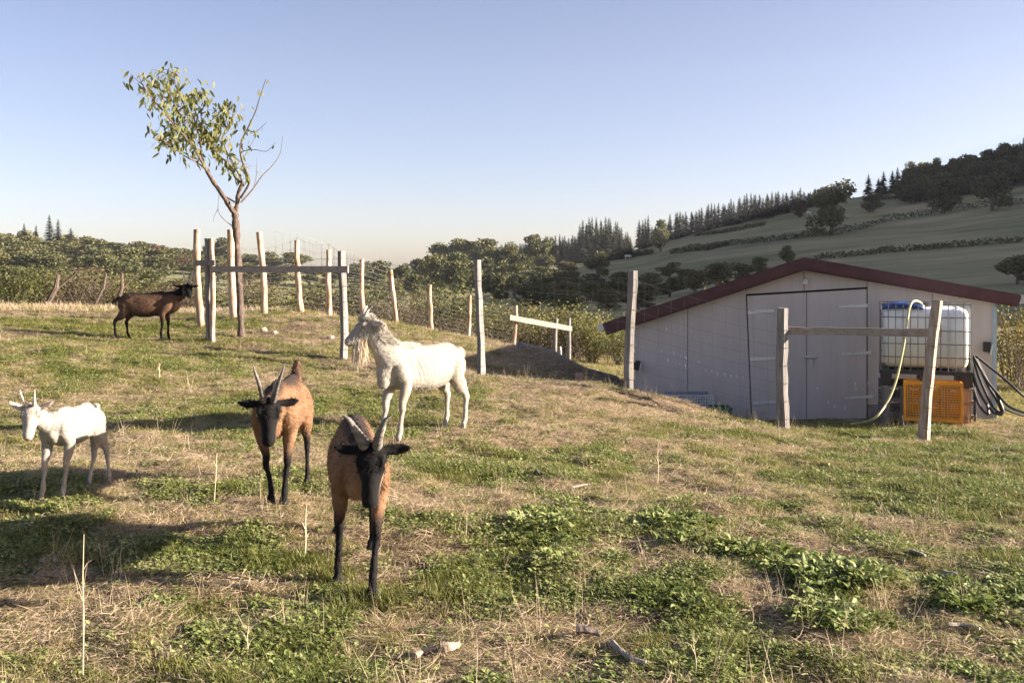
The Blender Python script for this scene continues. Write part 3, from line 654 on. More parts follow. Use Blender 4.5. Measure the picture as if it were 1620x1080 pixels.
# ------------------------------------------------------------------ plants: leaf meshes
def leaf_mat(name, stops, trans=.3, attr=None, rough=.6):
    m, N, L, b = nt(name)
    if attr:
        at = node(N, 'ShaderNodeAttribute', attribute_name=attr, attribute_type='INSTANCER'); fac = at.outputs['Fac']
    else:
        oi = N.new('ShaderNodeObjectInfo'); ge = N.new('ShaderNodeNewGeometry')
        a = node(N, 'ShaderNodeMath', operation='MULTIPLY_ADD'); a.inputs[1].default_value = .42; L.new(oi.outputs['Random'], a.inputs[0])
        bb = node(N, 'ShaderNodeMath', operation='MULTIPLY'); bb.inputs[1].default_value = .58; L.new(ge.outputs['Random Per Island'], bb.inputs[0]); L.new(bb.outputs[0], a.inputs[2]); fac = a.outputs[0]
    r = ramp(N, stops); L.new(fac, r.inputs[0]); L.new(r.outputs[0], b.inputs['Base Color'])
    b.inputs['Roughness'].default_value = rough; b.inputs['Specular IOR Level'].default_value = .3
    tr = N.new('ShaderNodeBsdfTranslucent'); L.new(r.outputs[0], tr.inputs[0]); mxs = N.new('ShaderNodeMixShader'); mxs.inputs[0].default_value = trans
    out = N['Material Output']; L.new(b.outputs[0], mxs.inputs[1]); L.new(tr.outputs[0], mxs.inputs[2]); L.new(mxs.outputs[0], out.inputs[0])
    return m
M['leaf_hedge'] = leaf_mat('hedge_leaves', [(.1, (.045, .055, .018)), (.5, (.10, .11, .03)), (.8, (.17, .155, .045)), (1, (.26, .18, .07))])
M['leaf_gold'] = leaf_mat('gold_hedge_leaves', [(.1, (.10, .09, .02)), (.5, (.22, .18, .04)), (1, (.36, .28, .07))], .4)
M['leaf_olive'] = leaf_mat('olive_hedge_leaves', [(.1, (.06, .07, .02)), (.5, (.15, .155, .045)), (1, (.29, .25, .09))], .35)
M['leaf_dry'] = leaf_mat('dry_hedge_leaves', [(.1, (.05, .042, .022)), (.5, (.11, .09, .045)), (1, (.2, .15, .085))])
M['twig'] = rough_mat('twigs', [(.3, (.06, .045, .035)), (.7, (.15, .115, .09))], scale=10, bump=0)
def leaves_at(pos, size, rg, droop=.0, aspect=.5):
    """one bent leaf (two quads as four triangles) per position"""
    n = len(pos); d = rg.normal(size=(n, 3)); d[:, 2] -= droop; d /= np.linalg.norm(d, axis=1)[:, None]
    u = np.cross(d, rg.normal(size=(n, 3))); u /= np.linalg.norm(u, axis=1)[:, None]; w = np.cross(d, u)
    s = (size * rg.uniform(.6, 1.3, n))[:, None]
    tip = pos + d * s; mid = pos + d * s * .5 + w * s * .12; l = mid + u * s * aspect * .5 - w * s * .08; r_ = mid - u * s * aspect * .5 - w * s * .08
    V = np.stack([pos, l, tip, r_], 1).reshape(-1, 3); b_ = (np.arange(n) * 4)[:, None]
    return V, b_ + np.array([[0, 1, 2, 3]])
def shrub(seed, w, h, nst, nl, lsize, lm, nm='shrub', bare=.0):
    """origin at the foot: a spray of arching stems, and leaves along them"""
    rg = np.random.default_rng(seed); mb = MB(); pos = []
    for k in range(nst):
        a = rg.uniform(0, 6.28); rr = rg.uniform(.0, w * .28); p = Vector((math.cos(a) * rr, math.sin(a) * rr * .7, -.1)); hh = h * rg.uniform(.55, 1.08)
        out = Vector((math.cos(a), math.sin(a) * .7, 0)) * w * rg.uniform(.1, .38); path = []
        bow = rg.uniform(-.5, .5)
        for i in range(7):
            t = i / 6; path.append(p + Vector((0, 0, 1)) * hh * (t - .12 * t ** 3) + out * t ** 1.6 + Vector((bow * math.sin(t * 3) * .3, rg.normal() * .03, rg.normal() * .02)))
        mb.tube(path, [.016 * (1 - .8 * i / 6) for i in range(7)], 4)
        for q in range(int(nl / nst)):
            t = bare + (1 - bare) * rg.uniform(0, 1) ** .6; i = min(5, int(t * 6)); f = t * 6 - i; c = path[i].lerp(path[i + 1], f)
            pos.append(np.array(c) + rg.normal(size=3) * np.array([.16, .13, .1]) * (w / 1.6) * (.4 + .8 * t))
    V, Fq = leaves_at(np.array(pos), lsize, rg, .2); V[:, 2] = np.maximum(V[:, 2], .01)
    root = empty(nm, (0, 0, 0), '', 'shrub')
    mb.build('stems', M['twig'], root); me = np_mesh('foliage', V, Fq, [lm]); link('foliage', me, root)
    return root
SH = [shrub(s, w, h, ns, nl, ls, M[mm], nm, br) for s, w, h, ns, nl, ls, mm, nm, br in (
    (1, 1.9, 2.0, 20, 2300, .085, 'leaf_hedge', 'hedge_shrub', .15), (2, 1.7, 1.7, 17, 2000, .085, 'leaf_hedge', 'hedge_shrub', .2), (3, 2.0, 1.8, 34, 1500, .07, 'leaf_dry', 'bramble_bush', .35), (4, 1.8, 2.1, 24, 3000, .075, 'leaf_gold', 'golden_bush', .05), (5, 1.5, 1.5, 40, 900, .06, 'leaf_dry', 'bramble_bush', .45), (6, 1.8, 2.0, 22, 2600, .085, 'leaf_olive', 'hedge_shrub', .12))]
used = [False] * len(SH)
def plant(v, loc, yaw, s, label, group=None):
    if not used[v]:
        used[v] = True; o = SH[v]; o.location = loc; o.rotation_euler = (0, 0, yaw); o.scale = (s,) * 3 if not hasattr(s, '__len__') else s; o['label'] = label
        if group: o['group'] = group
        return o
    o = copy_thing(SH[v], loc, yaw, s, label, group)
    if not group and 'group' in o: del o['group']
    return o
def bush(px, pytop, d, v, wpx, label=None, group=None, seed=0, base=None):
    x = (px - CX) / F * d; zg = gz(x, d) if base is None else base; top = EYE - (pytop - HY) / F * d
    H = max(.5, top - zg) * (1 if label and group is None else random.Random(seed).uniform(.86, 1.22)); h0 = (2.0, 1.7, 1.8, 2.1, 1.5, 2.0)[v]; w0 = (1.9, 1.7, 2.0, 1.8, 1.5, 1.8)[v]; sx = wpx / F * d / w0
    return plant(v, (x, d, zg), (seed * 2.4) % 6.28, (sx, sx, H / h0), label, group)
LH = 'shrubs of the hedge along the meadow edge at left'; MH = 'shrubs of the hedge behind the far wire fence'
hl = 'tangled hedge shrub with dry stems beyond the dry grass crest'; ml = 'leafy olive green hedge shrub growing behind the wire netting'
bush(18, 402, 20.5, 0, 110, 'bright leafy shrub at the far left end of the hedge', LH, 1); bush(60, 425, 21.5, 1, 100, 'low leafy shrub next to the bright shrub at the far left', LH, 2)
for i, (px, top, d, v, w) in enumerate(((95,428,22.5,2,120),(135,425,23,2,130),(170,435,22.5,4,120),(205,432,23.5,1,120),(240,445,22.5,2,120),(275,440,23.5,2,130),(310,440,22.5,4,120),(120,450,21.5,4,110),(220,455,21.5,4,110),(350,440,23,1,120),(395,435,24,2,120),(440,438,23.5,1,120),(-40,415,21,1,110),(290,452,21.6,4,100),(170,425,25,0,120),(60,430,24,2,130))):
    bush(px, top, d, v, w, hl, LH, i + 5)
for i, (px, top, d, v, w) in enumerate(((480,432,24.5,1,120),(520,440,24,2,120),(560,438,25,1,120),(600,455,24,2,120),(640,462,25,2,120),(675,440,28,5,80),(705,445,27,0,100),(740,462,26.5,5,110),(780,462,28,0,110),(820,470,29,5,110),(860,470,30,1,110),(900,480,31,5,110),(940,476,30.5,1,110),(975,490,32,5,100),(720,480,25.5,2,110),(790,490,27.5,4,110),(850,500,28.5,2,110),(660,480,23.5,4,100),(920,500,29.5,2,100),(1000,505,33,1,110),(1040,500,34,0,110),(600,480,23,4,100))):
    bush(px, top, d, v, w, ml, MH, i + 31)
bush(935, 482, 28.6, 5, 90, 'tall bright green shrub rising left of the shed eave', MH, 71); bush(985, 505, 28.0, 5, 90, 'rounded green shrub close to the left tip of the shed roof', MH, 72)
bush(1600, 462, 18.6, 3, 110, 'golden sunlit bush at the right corner of the shed', None, 81); bush(1660, 470, 17.6, 3, 110, 'golden bush standing just past the corner of the shed at the frame edge', None, 82)
bush(1630, 520, 16.9, 2, 110, 'dry brown undergrowth bush below the golden bush', None, 83)
bush(1150, 437, 40, 3, 60, 'small yellow leafed bush peeking over the left roof slope', None, 84)
# old leaning hedge trunks at left
for i, (px, py, tx, ty, d, w, lb) in enumerate(((73, 492, 92, 434, 20.8, 9, 'thick leaning bare trunk in the left hedge'), (187, 470, 193, 432, 21.3, 6, 'upright grey stump in the hedge behind the goat'), (148, 480, 168, 432, 21.5, 4.5, 'thin dark forked stem in the left hedge'))):
    a = P(px, py, d); b_ = P(tx, ty, d); a.z = gz(a.x, d) - .1; mb = MB()
    mb.tube([a, a.lerp(b_, .35) + Vector((-.04, 0, .02)), a.lerp(b_, .7) + Vector((.03, 0, 0)), b_], [w / F * d / 2 * k for k in (1.2, 1, .95, .6)], 8, jit=.15, seed=i)
    mb.tube([a.lerp(b_, .6), b_ + Vector((.25, .1, -.05)), b_ + Vector((.4, .1, .12))], [w / F * d / 3 * k for k in (.8, .5, .2)], 6)
    mb.thing('old_trunk', M['bark'], lb, 'trunk')

# ------------------------------------------------------------------ distant trees
M['leaf_far'] = leaf_mat('far_oak_leaves', [(.1, (.04, .048, .018)), (.45, (.09, .098, .034)), (.75, (.15, .145, .05)), (1, (.20, .155, .06))], .2)
M['leaf_rust'] = leaf_mat('far_rust_leaves', [(.1, (.08, .05, .03)), (.6, (.15, .10, .055)), (1, (.22, .14, .08))], .2)
M['needles'] = leaf_mat('far_needles', [(.1, (.011, .017, .009)), (.6, (.026, .034, .017)), (1, (.048, .053, .025))], .04)
def broad_tree(seed, lm):
    rg = np.random.default_rng(seed); mb = MB()
    mb.tube([(0, 0, -.06), (.01, 0, .15), (.0, .01, .35), (.02, 0, .6)], [.045, .034, .028, .012], 6)
    blobs = []
    for k in range(15):
        a = rg.uniform(0, 6.28); r = rg.uniform(.08, .36); z = rg.uniform(.2, .86); r *= 1.0 - .8 * abs(z - .5)
        c = np.array([math.cos(a) * r, math.sin(a) * r, z]); blobs.append((c, rg.uniform(.11, .2)))
        mb.tube([(0, 0, .14 + .02 * k), tuple(c * np.array([.5, .5, .85])), tuple(c)], [.014, .009, .004], 4)
    pos = []
    for c, r in blobs:
        n = 190; v = rg.normal(size=(n, 3)); v /= np.linalg.norm(v, axis=1)[:, None]; pos.append(c + v * (r * rg.uniform(.55, 1.08, n) ** .7)[:, None] * np.array([1.1, 1.1, .8]))
    V, Fq = leaves_at(np.concatenate(pos), .062, rg, 0, .8); V[:, 2] = np.maximum(V[:, 2], .04)
    root = empty('oak_tree', (0, 0, 0), '', 'tree'); mb.build('trunk', M['bark'], root); link('crown', np_mesh('crown', V, Fq, [lm]), root); return root
def conifer_mesh(seed):
    rg = np.random.default_rng(seed); V = []; Fq = []
    for k in range(26):
        z = .06 + .92 * (k / 25) ** .95; rad = .19 * (1 - z) ** .8 + .006; nb = 9 if z < .8 else 6
        for j in range(nb):
            a = rg.uniform(0, 6.28); L_ = rad * rg.uniform(.65, 1.25); w = L_ * .32 + .006; dz = -.045 * (1 - z) - .012
            c, s = math.cos(a), math.sin(a); b_ = len(V)
            V += [(0, 0, z + .015), (c * L_ * .55 - s * w, s * L_ * .55 + c * w, z + dz * .3 - .01), (c * L_, s * L_, z + dz * rg.uniform(.5, 1.4)), (c * L_ * .55 + s * w, s * L_ * .55 - c * w, z + dz * .3 - .01)]
            Fq.append((b_, b_ + 1, b_ + 2, b_ + 3))
    b_ = len(V); n = 6
    for z, r in ((-.05, .016), (.95, .002)):
        for i in range(n): V.append((math.cos(i * 1.047) * r, math.sin(i * 1.047) * r, z))
    for i in range(n): Fq.append((b_ + i, b_ + (i + 1) % n, b_ + n + (i + 1) % n, b_ + n + i))
    return np_mesh('spruce_tree', V, np.array(Fq), [M['needles']])
OAK = [broad_tree(200 + i, M['leaf_far']) for i in range(4)]; RUST = broad_tree(220, M['leaf_rust']); CON = [conifer_mesh(240 + i) for i in range(4)]
first = {}
def far_tree(kind, px, py, hpx, wpx, label, group, d=None, seed=0):
    c = cast(px, py, 45) if d is None else Vector(((px - CX) / F * d, d, 0))
    if d is not None: c.z = gz(c.x, d)
    h = hpx / F * c.y; w = wpx / F * c.y; rnd = random.Random(seed * 31 + int(px)); yaw = rnd.uniform(0, 6.28)
    if kind == 'con':
        me = CON[rnd.randrange(4)]; o = link('spruce_tree', me, None, c); o.rotation_euler = (0, 0, yaw); s = w / .38; o.scale = (s, s, h); return tag(o, label, 'tree', group)
    src = RUST if kind == 'rust' else OAK[rnd.randrange(4)]; sx = w / .85; key = id(src)
    if key not in first:
        first[key] = 1; o = src; o.location = c; o.rotation_euler = (0, 0, yaw); o.scale = (sx, sx, h / .98); o['label'] = label
        if group: o['group'] = group
        return o
    o = copy_thing(src, c, yaw, (sx, sx, h / .98), label, group)
    if not group and 'group' in o: del o['group']
    return o
GR = 'spruce plantation along the skyline of the hill'; lr = 'dark pointed spruce in the plantation on the hill skyline'
rnd = random.Random(5)
def sky_ground(px): return float(np.interp(px, SKY_PX, SKY_PY))
for px in np.arange(702, 1000, 5.2):
    for row in range(2):
        p = px + rnd.uniform(-2.5, 2.5); top = np.interp(p, [700, 760, 850, 910, 925, 960, 985, 1000], [392, 384, 376, 366, 345, 343, 356, 378]) + rnd.uniform(-3, 9) + row * 8
        d = 300 - row * 14 + rnd.uniform(-4, 4); x = (p - CX) / F * d; base = HY - (gz(x, d) - EYE) / d * F
        far_tree('con', p, 0, max(14, base - top), rnd.uniform(19, 30), lr, GR, d, 1)
for px in np.arange(1012, 1300, 5.0):
    p = px + rnd.uniform(-2.5, 2.5); top = np.interp(p, [1010, 1024, 1040, 1060, 1100, 1180, 1250, 1300], [340, 340, 360, 340, 330, 308, 300, 296]) + rnd.uniform(-3, 8); d = 316 + rnd.uniform(-6, 6)
    x = (p - CX) / F * d; base = HY - (gz(x, d) - EYE) / d * F
    far_tree('con', p, 0, max(12, base - top), rnd.uniform(18, 27), lr, GR, d, 2)
for px in (1374,1390,1398,1412,1420,1432,1445): far_tree('con', px, 0, rnd.uniform(26, 40), 24, lr, GR, 318, 3)
GW = 'broadleaf wood on the top right of the hill'; lw = 'dark broadleaf tree in the wood on the hilltop at right'
for px in np.arange(1436, 1700, 8.5):
    for row in range(4):
        p = px + rnd.uniform(-6, 6); d = 318 - row * 11 + rnd.uniform(-4, 4); far_tree('con' if rnd.random() < .06 else 'oak', p, 0, rnd.uniform(20, 38) + (8 if row == 0 else 0), rnd.uniform(26, 44), lw, GW, d, 5 + row)
for px, py, h, w, lb in ((1315,372,88,78,'broad spreading oak, largest tree standing in the hill field'),(1380,336,32,36,'small round field oak right of the broad spreading oak'),(1492,338,54,58,'dark round oak in the upper field, left of the hilltop pair'),(1570,333,60,64,'dark round oak in the upper field, right of the hilltop pair'),(1045,398,52,36,'lollipop shaped oak standing alone below the spruces'),(951,396,38,38,'pale green rounded tree in front of the spruce wood'),(982,392,30,30,'dull brownish round tree at the right end of the spruce wood'),(855,432,58,46,'dark oak with spreading branches at the edge of the lower field'),(806,440,58,40,'dark narrow oak left of the lower field'),(945,440,42,46,'grey green bush tree in the lower field'),(1265,345,22,24,'small rusty hawthorn on the hill pasture'),(1345,300,24,26,'sunlit yellow green tree on the skyline gap'),(1520,306,36,34,'oak behind the upper field pair at the wood edge'),(1245,418,30,32,'dark thorn bush just above the shed ridge')):
    far_tree('rust' if 'rusty' in lb or 'brownish' in lb else 'oak', px, py, h, w, lb, None, None, 11)
GB = 'scrub along the foot of the hill'; lbh = 'shadowed scrub tree at the foot of the hill behind the hedge'
for px, py, h, w in ((780,478,46,60),(815,472,40,60),(850,478,46,60),(890,485,40,70),(930,480,36,60),(980,478,34,60),(1020,476,30,55),(1060,470,32,60),(1100,462,36,60),(1135,458,42,60),(1175,450,36,55),(1205,436,30,40),(900,440,26,40),(1060,440,26,40),(720,470,56,60),(690,460,62,60),(745,462,50,60),(1610,450,46,60),(700,432,50,60),(735,430,52,64),(765,428,50,60),(790,440,50,60),(830,446,44,56),(770,452,46,60),(805,458,44,60),(720,450,50,60),(860,456,36,60),(900,462,34,60),(940,462,30,60),(990,460,30,56),(1030,458,26,50),(840,490,40,70),(900,495,36,70),(960,492,34,70),(1010,490,30,60),(1080,452,26,50),(875,408,34,40),(840,415,44,44),(905,400,30,36)):
    far_tree('oak', px, py, h, w, lbh, GB, None, 13)
GL = 'wooded slope far behind the meadow at left'; ll = 'sunlit olive green tree on the far wooded slope'
for i in range(92):
    px = rnd.uniform(-60, 320); d = rnd.choice([340, 310, 290, 270, 240, 215]) + rnd.uniform(-8, 8)
    if 95 < px < 135 and d < 280: continue
    if 255 < px < 300 and d < 250: continue
    topv = np.interp(px, [-60, 0, 100, 150, 190, 240, 320], [366, 366, 376, 380, 374, 378, 404]) + (330 - d) * .22
    x = (px - CX) / F * d; base = HY - (gz(x, d) - EYE) / d * F
    far_tree('rust' if rnd.random() < .1 else 'oak', px, 0, max(20, min(54, base - topv)) * rnd.uniform(.85, 1.1), rnd.uniform(44, 74), ll, GL, d, 17)
GM = 'trees on the low skyline behind the wire fences'; lm_ = 'green tree on the low skyline behind the wire fences'
for px, py, h, w, d in ((330,0,40,50,330),(360,0,44,50,320),(395,0,30,44,330),(430,0,34,50,325),(465,0,30,50,320),(345,0,36,50,230),(390,0,36,60,220),(440,0,34,60,215),(490,0,30,50,230),(530,0,30,50,225),(600,0,52,46,190),(634,0,50,44,185),(570,0,40,50,220),(665,0,34,40,240),(690,0,58,50,170),(655,0,40,50,160),(615,0,40,60,150),(560,0,30,60,160)):
    far_tree('oak', px, py, h, w, lm_, GM, d, 19)
for i in range(46):
    px = rnd.uniform(-60, 330); d = rnd.choice([110, 130, 150, 175, 200, 225]) + rnd.uniform(-8, 8)
    if 232 < px < 262 or (95 < px < 128 and d > 160): continue
    far_tree('rust' if rnd.random() < .12 else 'oak', px, 0, rnd.uniform(20, 34) * (1 + 12 / d), rnd.uniform(44, 80), 'low rounded scrub tree in the field beyond the left hedge', 'scrub trees in the field beyond the left hedge', d, 29)
lc = ('tallest dark spruce standing out on the left skyline', 'dark spruce just right of the tallest skyline spruce', 'narrow dark spruce left of the tallest skyline spruce', 'small dark spruce farthest left on the skyline', 'flat topped dark conifer right of the spruce pair on the left skyline')
for (px, h, w), lb in zip(((78, 58, 28), (92, 52, 26), (57, 44, 20), (38, 46, 22), (112, 40, 34)), lc): far_tree('con', px, 0, h * 1.18, w * 1.25, lb, None, 318, 23)
# field hedges on the hill
hg = [(((1080,398),(1160,388),(1240,380),(1310,372)), 6, 'ragged field hedge below the spreading oak'), (((1310,374),(1400,352),(1500,335),(1620,322)), 7, 'field hedge running up right from the spreading oak'), (((1290,412),(1400,400),(1500,392),(1620,383)), 6, 'long low field hedge behind the shed ridge'), (((970,411),(1010,405),(1032,402)), 5, 'short clipped hedge with a white cow before it'), (((1060,402),(1120,396),(1150,388)), 5, 'short clipped hedge beside the lone oak'), (((1380,318),(1450,313),(1500,306)), 5, 'hedge at the upper edge of the top field'), (((815,442),(870,432),(900,436)), 4, 'low hedge at the foot of the lower field'), (((1100,374),(1150,368),(1210,356)), 4, 'dark hedge line in the sloping pasture with cows')]
for pts, hp, lb in hg:
    rg = np.random.default_rng(int(pts[0][0])); pos = []
    W3 = [cast(a, b_, 60) for a, b_ in pts]; n = 1700
    for i in range(n):
        t = rg.uniform(0, len(W3) - 1); k = int(t); c = W3[k].lerp(W3[k + 1], t - k); hh = hp * 1.35 / F * c.y
        x, y = c.x + rg.normal() * .25, c.y + rg.normal() * .5; pos.append((x, y, gz(x, y) + hh * rg.uniform(0, 1) ** .8 * (.7 + .5 * vnoise(np.array([t * 9.]), np.array([3.]))[0])))
    c0 = Vector(W3[0]); V, Fq = leaves_at(np.array(pos) - np.array(c0), .42, rg, 0, .8)
    o = link('field_hedge', np_mesh('field_hedge', V, Fq, [M['leaf_far']]), None, c0); tag(o, lb, 'hedge')
# cows far up the pasture
M['cow'] = plain('cream_cow', (.72, .68, .6), .8)
def cow_mesh():
    mb = MB(); mb.tube([(-1, 0, 1.0), (-.8, 0, 1.05), (0, 0, 1.0), (.7, 0, 1.05), (.95, 0, 1.15)], [.2, .36, .4, .36, .2], 8, up=(0, 1, 0))
    mb.tube([(.85, 0, 1.15), (1.2, 0, 1.0), (1.45, 0, .75)], [.2, .16, .1], 8)
    for x in (-.75, .65):
        for y in (-.2, .2): mb.tube([(x, y, .9), (x + .03, y, .45), (x, y, 0)], [.13, .08, .07], 6)
    mb.tube([(-1.0, 0, 1.2), (-1.1, 0, .9), (-1.1, 0, .6)], [.05, .03, .04], 5)
    return mb
cw = cow_mesh().build('cow', M['cow'], None, smooth=True); cl = ('lowest of the white cows on the far pasture', 'white cow second from the lowest on the far pasture', 'white cow left of the close pair on the pasture', 'white cow right of the close pair on the pasture', 'white cow highest up beneath the skyline spruces', 'white cow lying beside the spreading oak', 'white cow in front of the short clipped hedge')
for i, (px, py, yaw) in enumerate(((1151, 343, .3), (1171, 340, 2.9), (1197, 338, .2), (1212, 335, 3.3), (1268, 322, 0), (1279, 341, .5), (993, 410, .2))):
    c = cast(px, py, 60); o = cw if i == 0 else cw.copy()
    if i: col.objects.link(o)
    o.location = c; o.rotation_euler = (0, 0, yaw); o.scale = (.85,) * 3; tag(o, cl[i], 'cow', 'white cows on the far pasture')
# ------------------------------------------------------------------ young fruit tree by the fence
TD = 14.2
def Tz(zx, zy, off=0): return P(200 + zx * .2778, 90 + zy * .2778, TD + off)
tb = P(381, 534, TD); tb.z = gz(tb.x, tb.y)
tree = empty('fruit_tree', tb, 'young half bare fruit tree with drooping leaves beside the strapped posts', 'tree')
TR = [ # points in the zoomed photograph, start/end radius in photo px, depth offset at the tip, leaf density
 ([(655,1600),(648,1400),(640,1250),(632,1090),(622,960),(618,890)], 5.6, 5.0, 0, 0),
 ([(618,890),(600,870),(550,790),(500,720),(455,645)], 4.2, 2.8, -.2, 0), ([(455,645),(405,555),(340,465),(260,372),(180,275),(130,215),(88,150),(72,108)], 2.4, .5, -.5, 1.15),
 ([(450,640),(400,600),(340,570),(270,520),(215,480),(175,440)], 1.6, .4, -.7, .8), ([(410,560),(360,470),(315,345),(260,250),(215,170),(200,110)], 1.7, .4, .3, 1.2),
 ([(400,545),(370,430),(330,280),(285,170),(262,70)], 1.7, .4, -.1, 1.3), ([(430,590),(420,480),(390,370),(365,280),(410,215),(425,185)], 1.5, .4, .5, 1.3), ([(260,372),(230,310),(200,260),(205,190)], 1, .3, .1, 1),
 ([(340,465),(300,470),(250,450),(210,440)], .9, .3, .4, 1), ([(315,345),(290,400),(260,430)], .8, .3, .2, 1), ([(380,420),(430,400),(470,380),(520,320),(545,290)], .9, .3, .4, .9),
 ([(620,890),(632,830),(640,770),(665,718)], 4.2, 3.0, .1, 0), ([(665,718),(640,705),(612,675),(608,640),(560,590),(505,540),(465,470),(430,410),(400,330)], 2.3, .4, .5, .45), ([(505,540),(510,470),(500,400)], .9, .3, .9, 1.1),
 ([(670,735),(640,670),(600,600),(545,470),(580,420),(605,330),(605,255)], 1.5, .4, .2, .8), ([(545,490),(510,470),(480,490)], .8, .3, .1, 1), ([(560,590),(590,600),(610,640)], .8, .3, .7, .6), ([(580,420),(570,330),(590,265)], .8, .3, .5, 1.2),
 ([(650,805),(698,722),(690,670),(655,580),(650,500),(690,410),(735,312),(760,230),(780,170),(793,128)], 2.2, .4, -.4, .2),
 ([(652,828),(718,755),(770,680),(830,620),(875,550),(890,450)], 1.7, .3, .5, 0), ([(655,540),(700,530),(740,530),(800,537),(848,488)], .8, .3, -.6, .06), ([(690,420),(740,425),(798,372)], .8, .25, -.5, .25), ([(690,680),(660,600),(700,520),(735,450)], .8, .25, 0, .2),
 ([(605,966),(545,915),(522,865),(527,785)], .8, .3, -.4, 0), ([(522,865),(500,910),(494,940)], .5, .3, -.45, 0), ([(545,790),(580,805),(618,828)], 1.2, 1.6, -.1, 0), ([(720,755),(738,690),(742,580)], .6, .25, .4, 0), ([(650,600),(600,560),(700,620),(740,620)], .6, .2, .3, 0)]
tm = MB(); leafpos = []; rg = np.random.default_rng(21)
tops_ = {}
for bi, (pts, r0, r1, off, den) in enumerate(TR):
    n = len(pts); W3 = []
    for i, (zx, zy) in enumerate(pts):
        W3.append(Tz(zx, zy, off * (i / (n - 1)) if bi not in (2,) else -.2 + off * i / (n - 1)))
    if bi == 0: W3[0] = Vector((W3[0].x, W3[0].y, tb.z - .1))
    pth = curve_path(W3, 4); m_ = len(pth); s = TD / F
    tm.tube(pth, [(r0 + (r1 - r0) * (i / (m_ - 1)) ** .8) * s * (1 + .12 * rg.normal() * (r0 > 2)) for i in range(m_)], 8 if r0 > 2 else 5, jit=.1 if r0 > 2 else 0, seed=bi)
    if den:
        L_ = sum((pth[i + 1] - pth[i]).length for i in range(m_ - 1)); nl = int(L_ * 70 * den)
        for q in range(nl):
            t = rg.uniform(.12, 1.02); i = min(m_ - 2, int(t * (m_ - 1))); c = pth[i].lerp(pth[i + 1], t * (m_ - 1) - i)
            spread = .10 if den > .5 else .025
            leafpos.append((c + Vector(tuple(rg.normal(size=3) * (spread, spread * 1.6, spread * .7))), den))
        # short side twigs
        for q in range(int(L_ * 4 * min(den, 1))):
            t = rg.uniform(.2, 1); i = min(m_ - 2, int(t * (m_ - 1))); c = pth[i]; e = c + Vector((rg.normal() * .12, rg.normal() * .12, abs(rg.normal()) * .1 - .03))
            tm.tube([c, c.lerp(e, .5) + Vector((0, 0, .015)), e], [.006, .004, .002], 4)
            if den > .5:
                for w in range(2): leafpos.append((e + Vector(tuple(rg.normal(size=3) * .03)), den))
tm.build('trunk', M['bark'], tree, smooth=True)
M['leaf_tree'] = leaf_mat('fruit_tree_leaves', [(.05, (.065, .08, .02)), (.45, (.12, .135, .034)), (.85, (.18, .175, .055)), (1, (.22, .11, .05))], .3)
def leaf_mesh(bend, seed):
    rg = np.random.default_rng(seed); V = []; n = 5
    for i in range(n + 1):
        t = i / n; w = .40 * math.sin(math.pi * min(1, t * .93 + .06)) ** .8 * (1 - .25 * t); y = math.sin(t * bend) * .25
        z = -t; V += [(-w * .5, y + .10 * abs(w), z), (0, y, z), (w * .5, y + .10 * abs(w), z)]
    f = []
    for i in range(n):
        a = i * 3; f += [(a, a + 1, a + 4, a + 3), (a + 1, a + 2, a + 5, a + 4)]
    return np_mesh('leaf', V, np.array(f), [M['leaf_tree']], True)
LMs = [leaf_mesh(b_, i) for i, b_ in enumerate((.8, 2.2, -1.2))]
random.Random(2).shuffle(leafpos)
rest_V = []; rest_F = []
rdm = random.Random(8)
for i, (c, den) in enumerate(leafpos):
    s = rdm.uniform(.08, .13) * (.75 if den < .4 else 1); e = Euler((rdm.gauss(0, .45), rdm.gauss(0, .45), rdm.uniform(0, 6.28)))
    if i < 300:
        o = link('leaf', LMs[i % 3], tree, c - tb); o.rotation_euler = e; o.scale = (s,) * 3
    else:
        me = LMs[i % 3]; Mx = e.to_matrix(); b_ = len(rest_V)
        rest_V += [tuple(c - tb + Mx @ (v.co * s)) for v in me.vertices]; rest_F += [tuple(b_ + k for k in p.vertices) for p in me.polygons]
if rest_V:
    o = link('foliage', np_mesh('foliage', rest_V, rest_F, [M['leaf_tree']], True), tree); o['kind'] = 'stuff'

# ------------------------------------------------------------------ goats
def fur_mat(name, rough=.8):
    m, N, L, b = nt(name)
    at = node(N, 'ShaderNodeAttribute', attribute_name='coat'); tc = N.new('ShaderNodeTexCoord')
    mp = node(N, 'ShaderNodeMapping'); mp.inputs['Scale'].default_value = (10, 70, 45); L.new(tc.outputs['Object'], mp.inputs[0])
    n1 = node(N, 'ShaderNodeTexNoise', Scale=3, Detail=5, Roughness=.7); L.new(mp.outputs[0], n1.inputs['Vector'])
    r = ramp(N, [(.25, (.80, .79, .78)), (.75, (1.14, 1.14, 1.14))]); L.new(n1.outputs['Fac'], r.inputs[0])
    mx = node(N, 'ShaderNodeMix', data_type='RGBA', blend_type='MULTIPLY'); mx.inputs['Factor'].default_value = .8; L.new(at.outputs['Color'], mx.inputs['A']); L.new(r.outputs[0], mx.inputs['B'])
    L.new(mx.outputs['Result'], b.inputs['Base Color']); b.inputs['Roughness'].default_value = rough; b.inputs['Specular IOR Level'].default_value = .12
    b.inputs['Sheen Weight'].default_value = .05
    bp = node(N, 'ShaderNodeBump', Strength=.35, Distance=.008); L.new(n1.outputs['Fac'], bp.inputs['Height']); L.new(bp.outputs[0], b.inputs['Normal'])
    return m
M['fur'] = fur_mat('goat_coat'); M['hair'] = fur_mat('goat_hair')
M['horn'] = rough_mat('horn', [(.3, (.07, .064, .058)), (.7, (.20, .18, .16))], scale=10, stretch=(1, 1, 5), bump=.5, rough=.6)
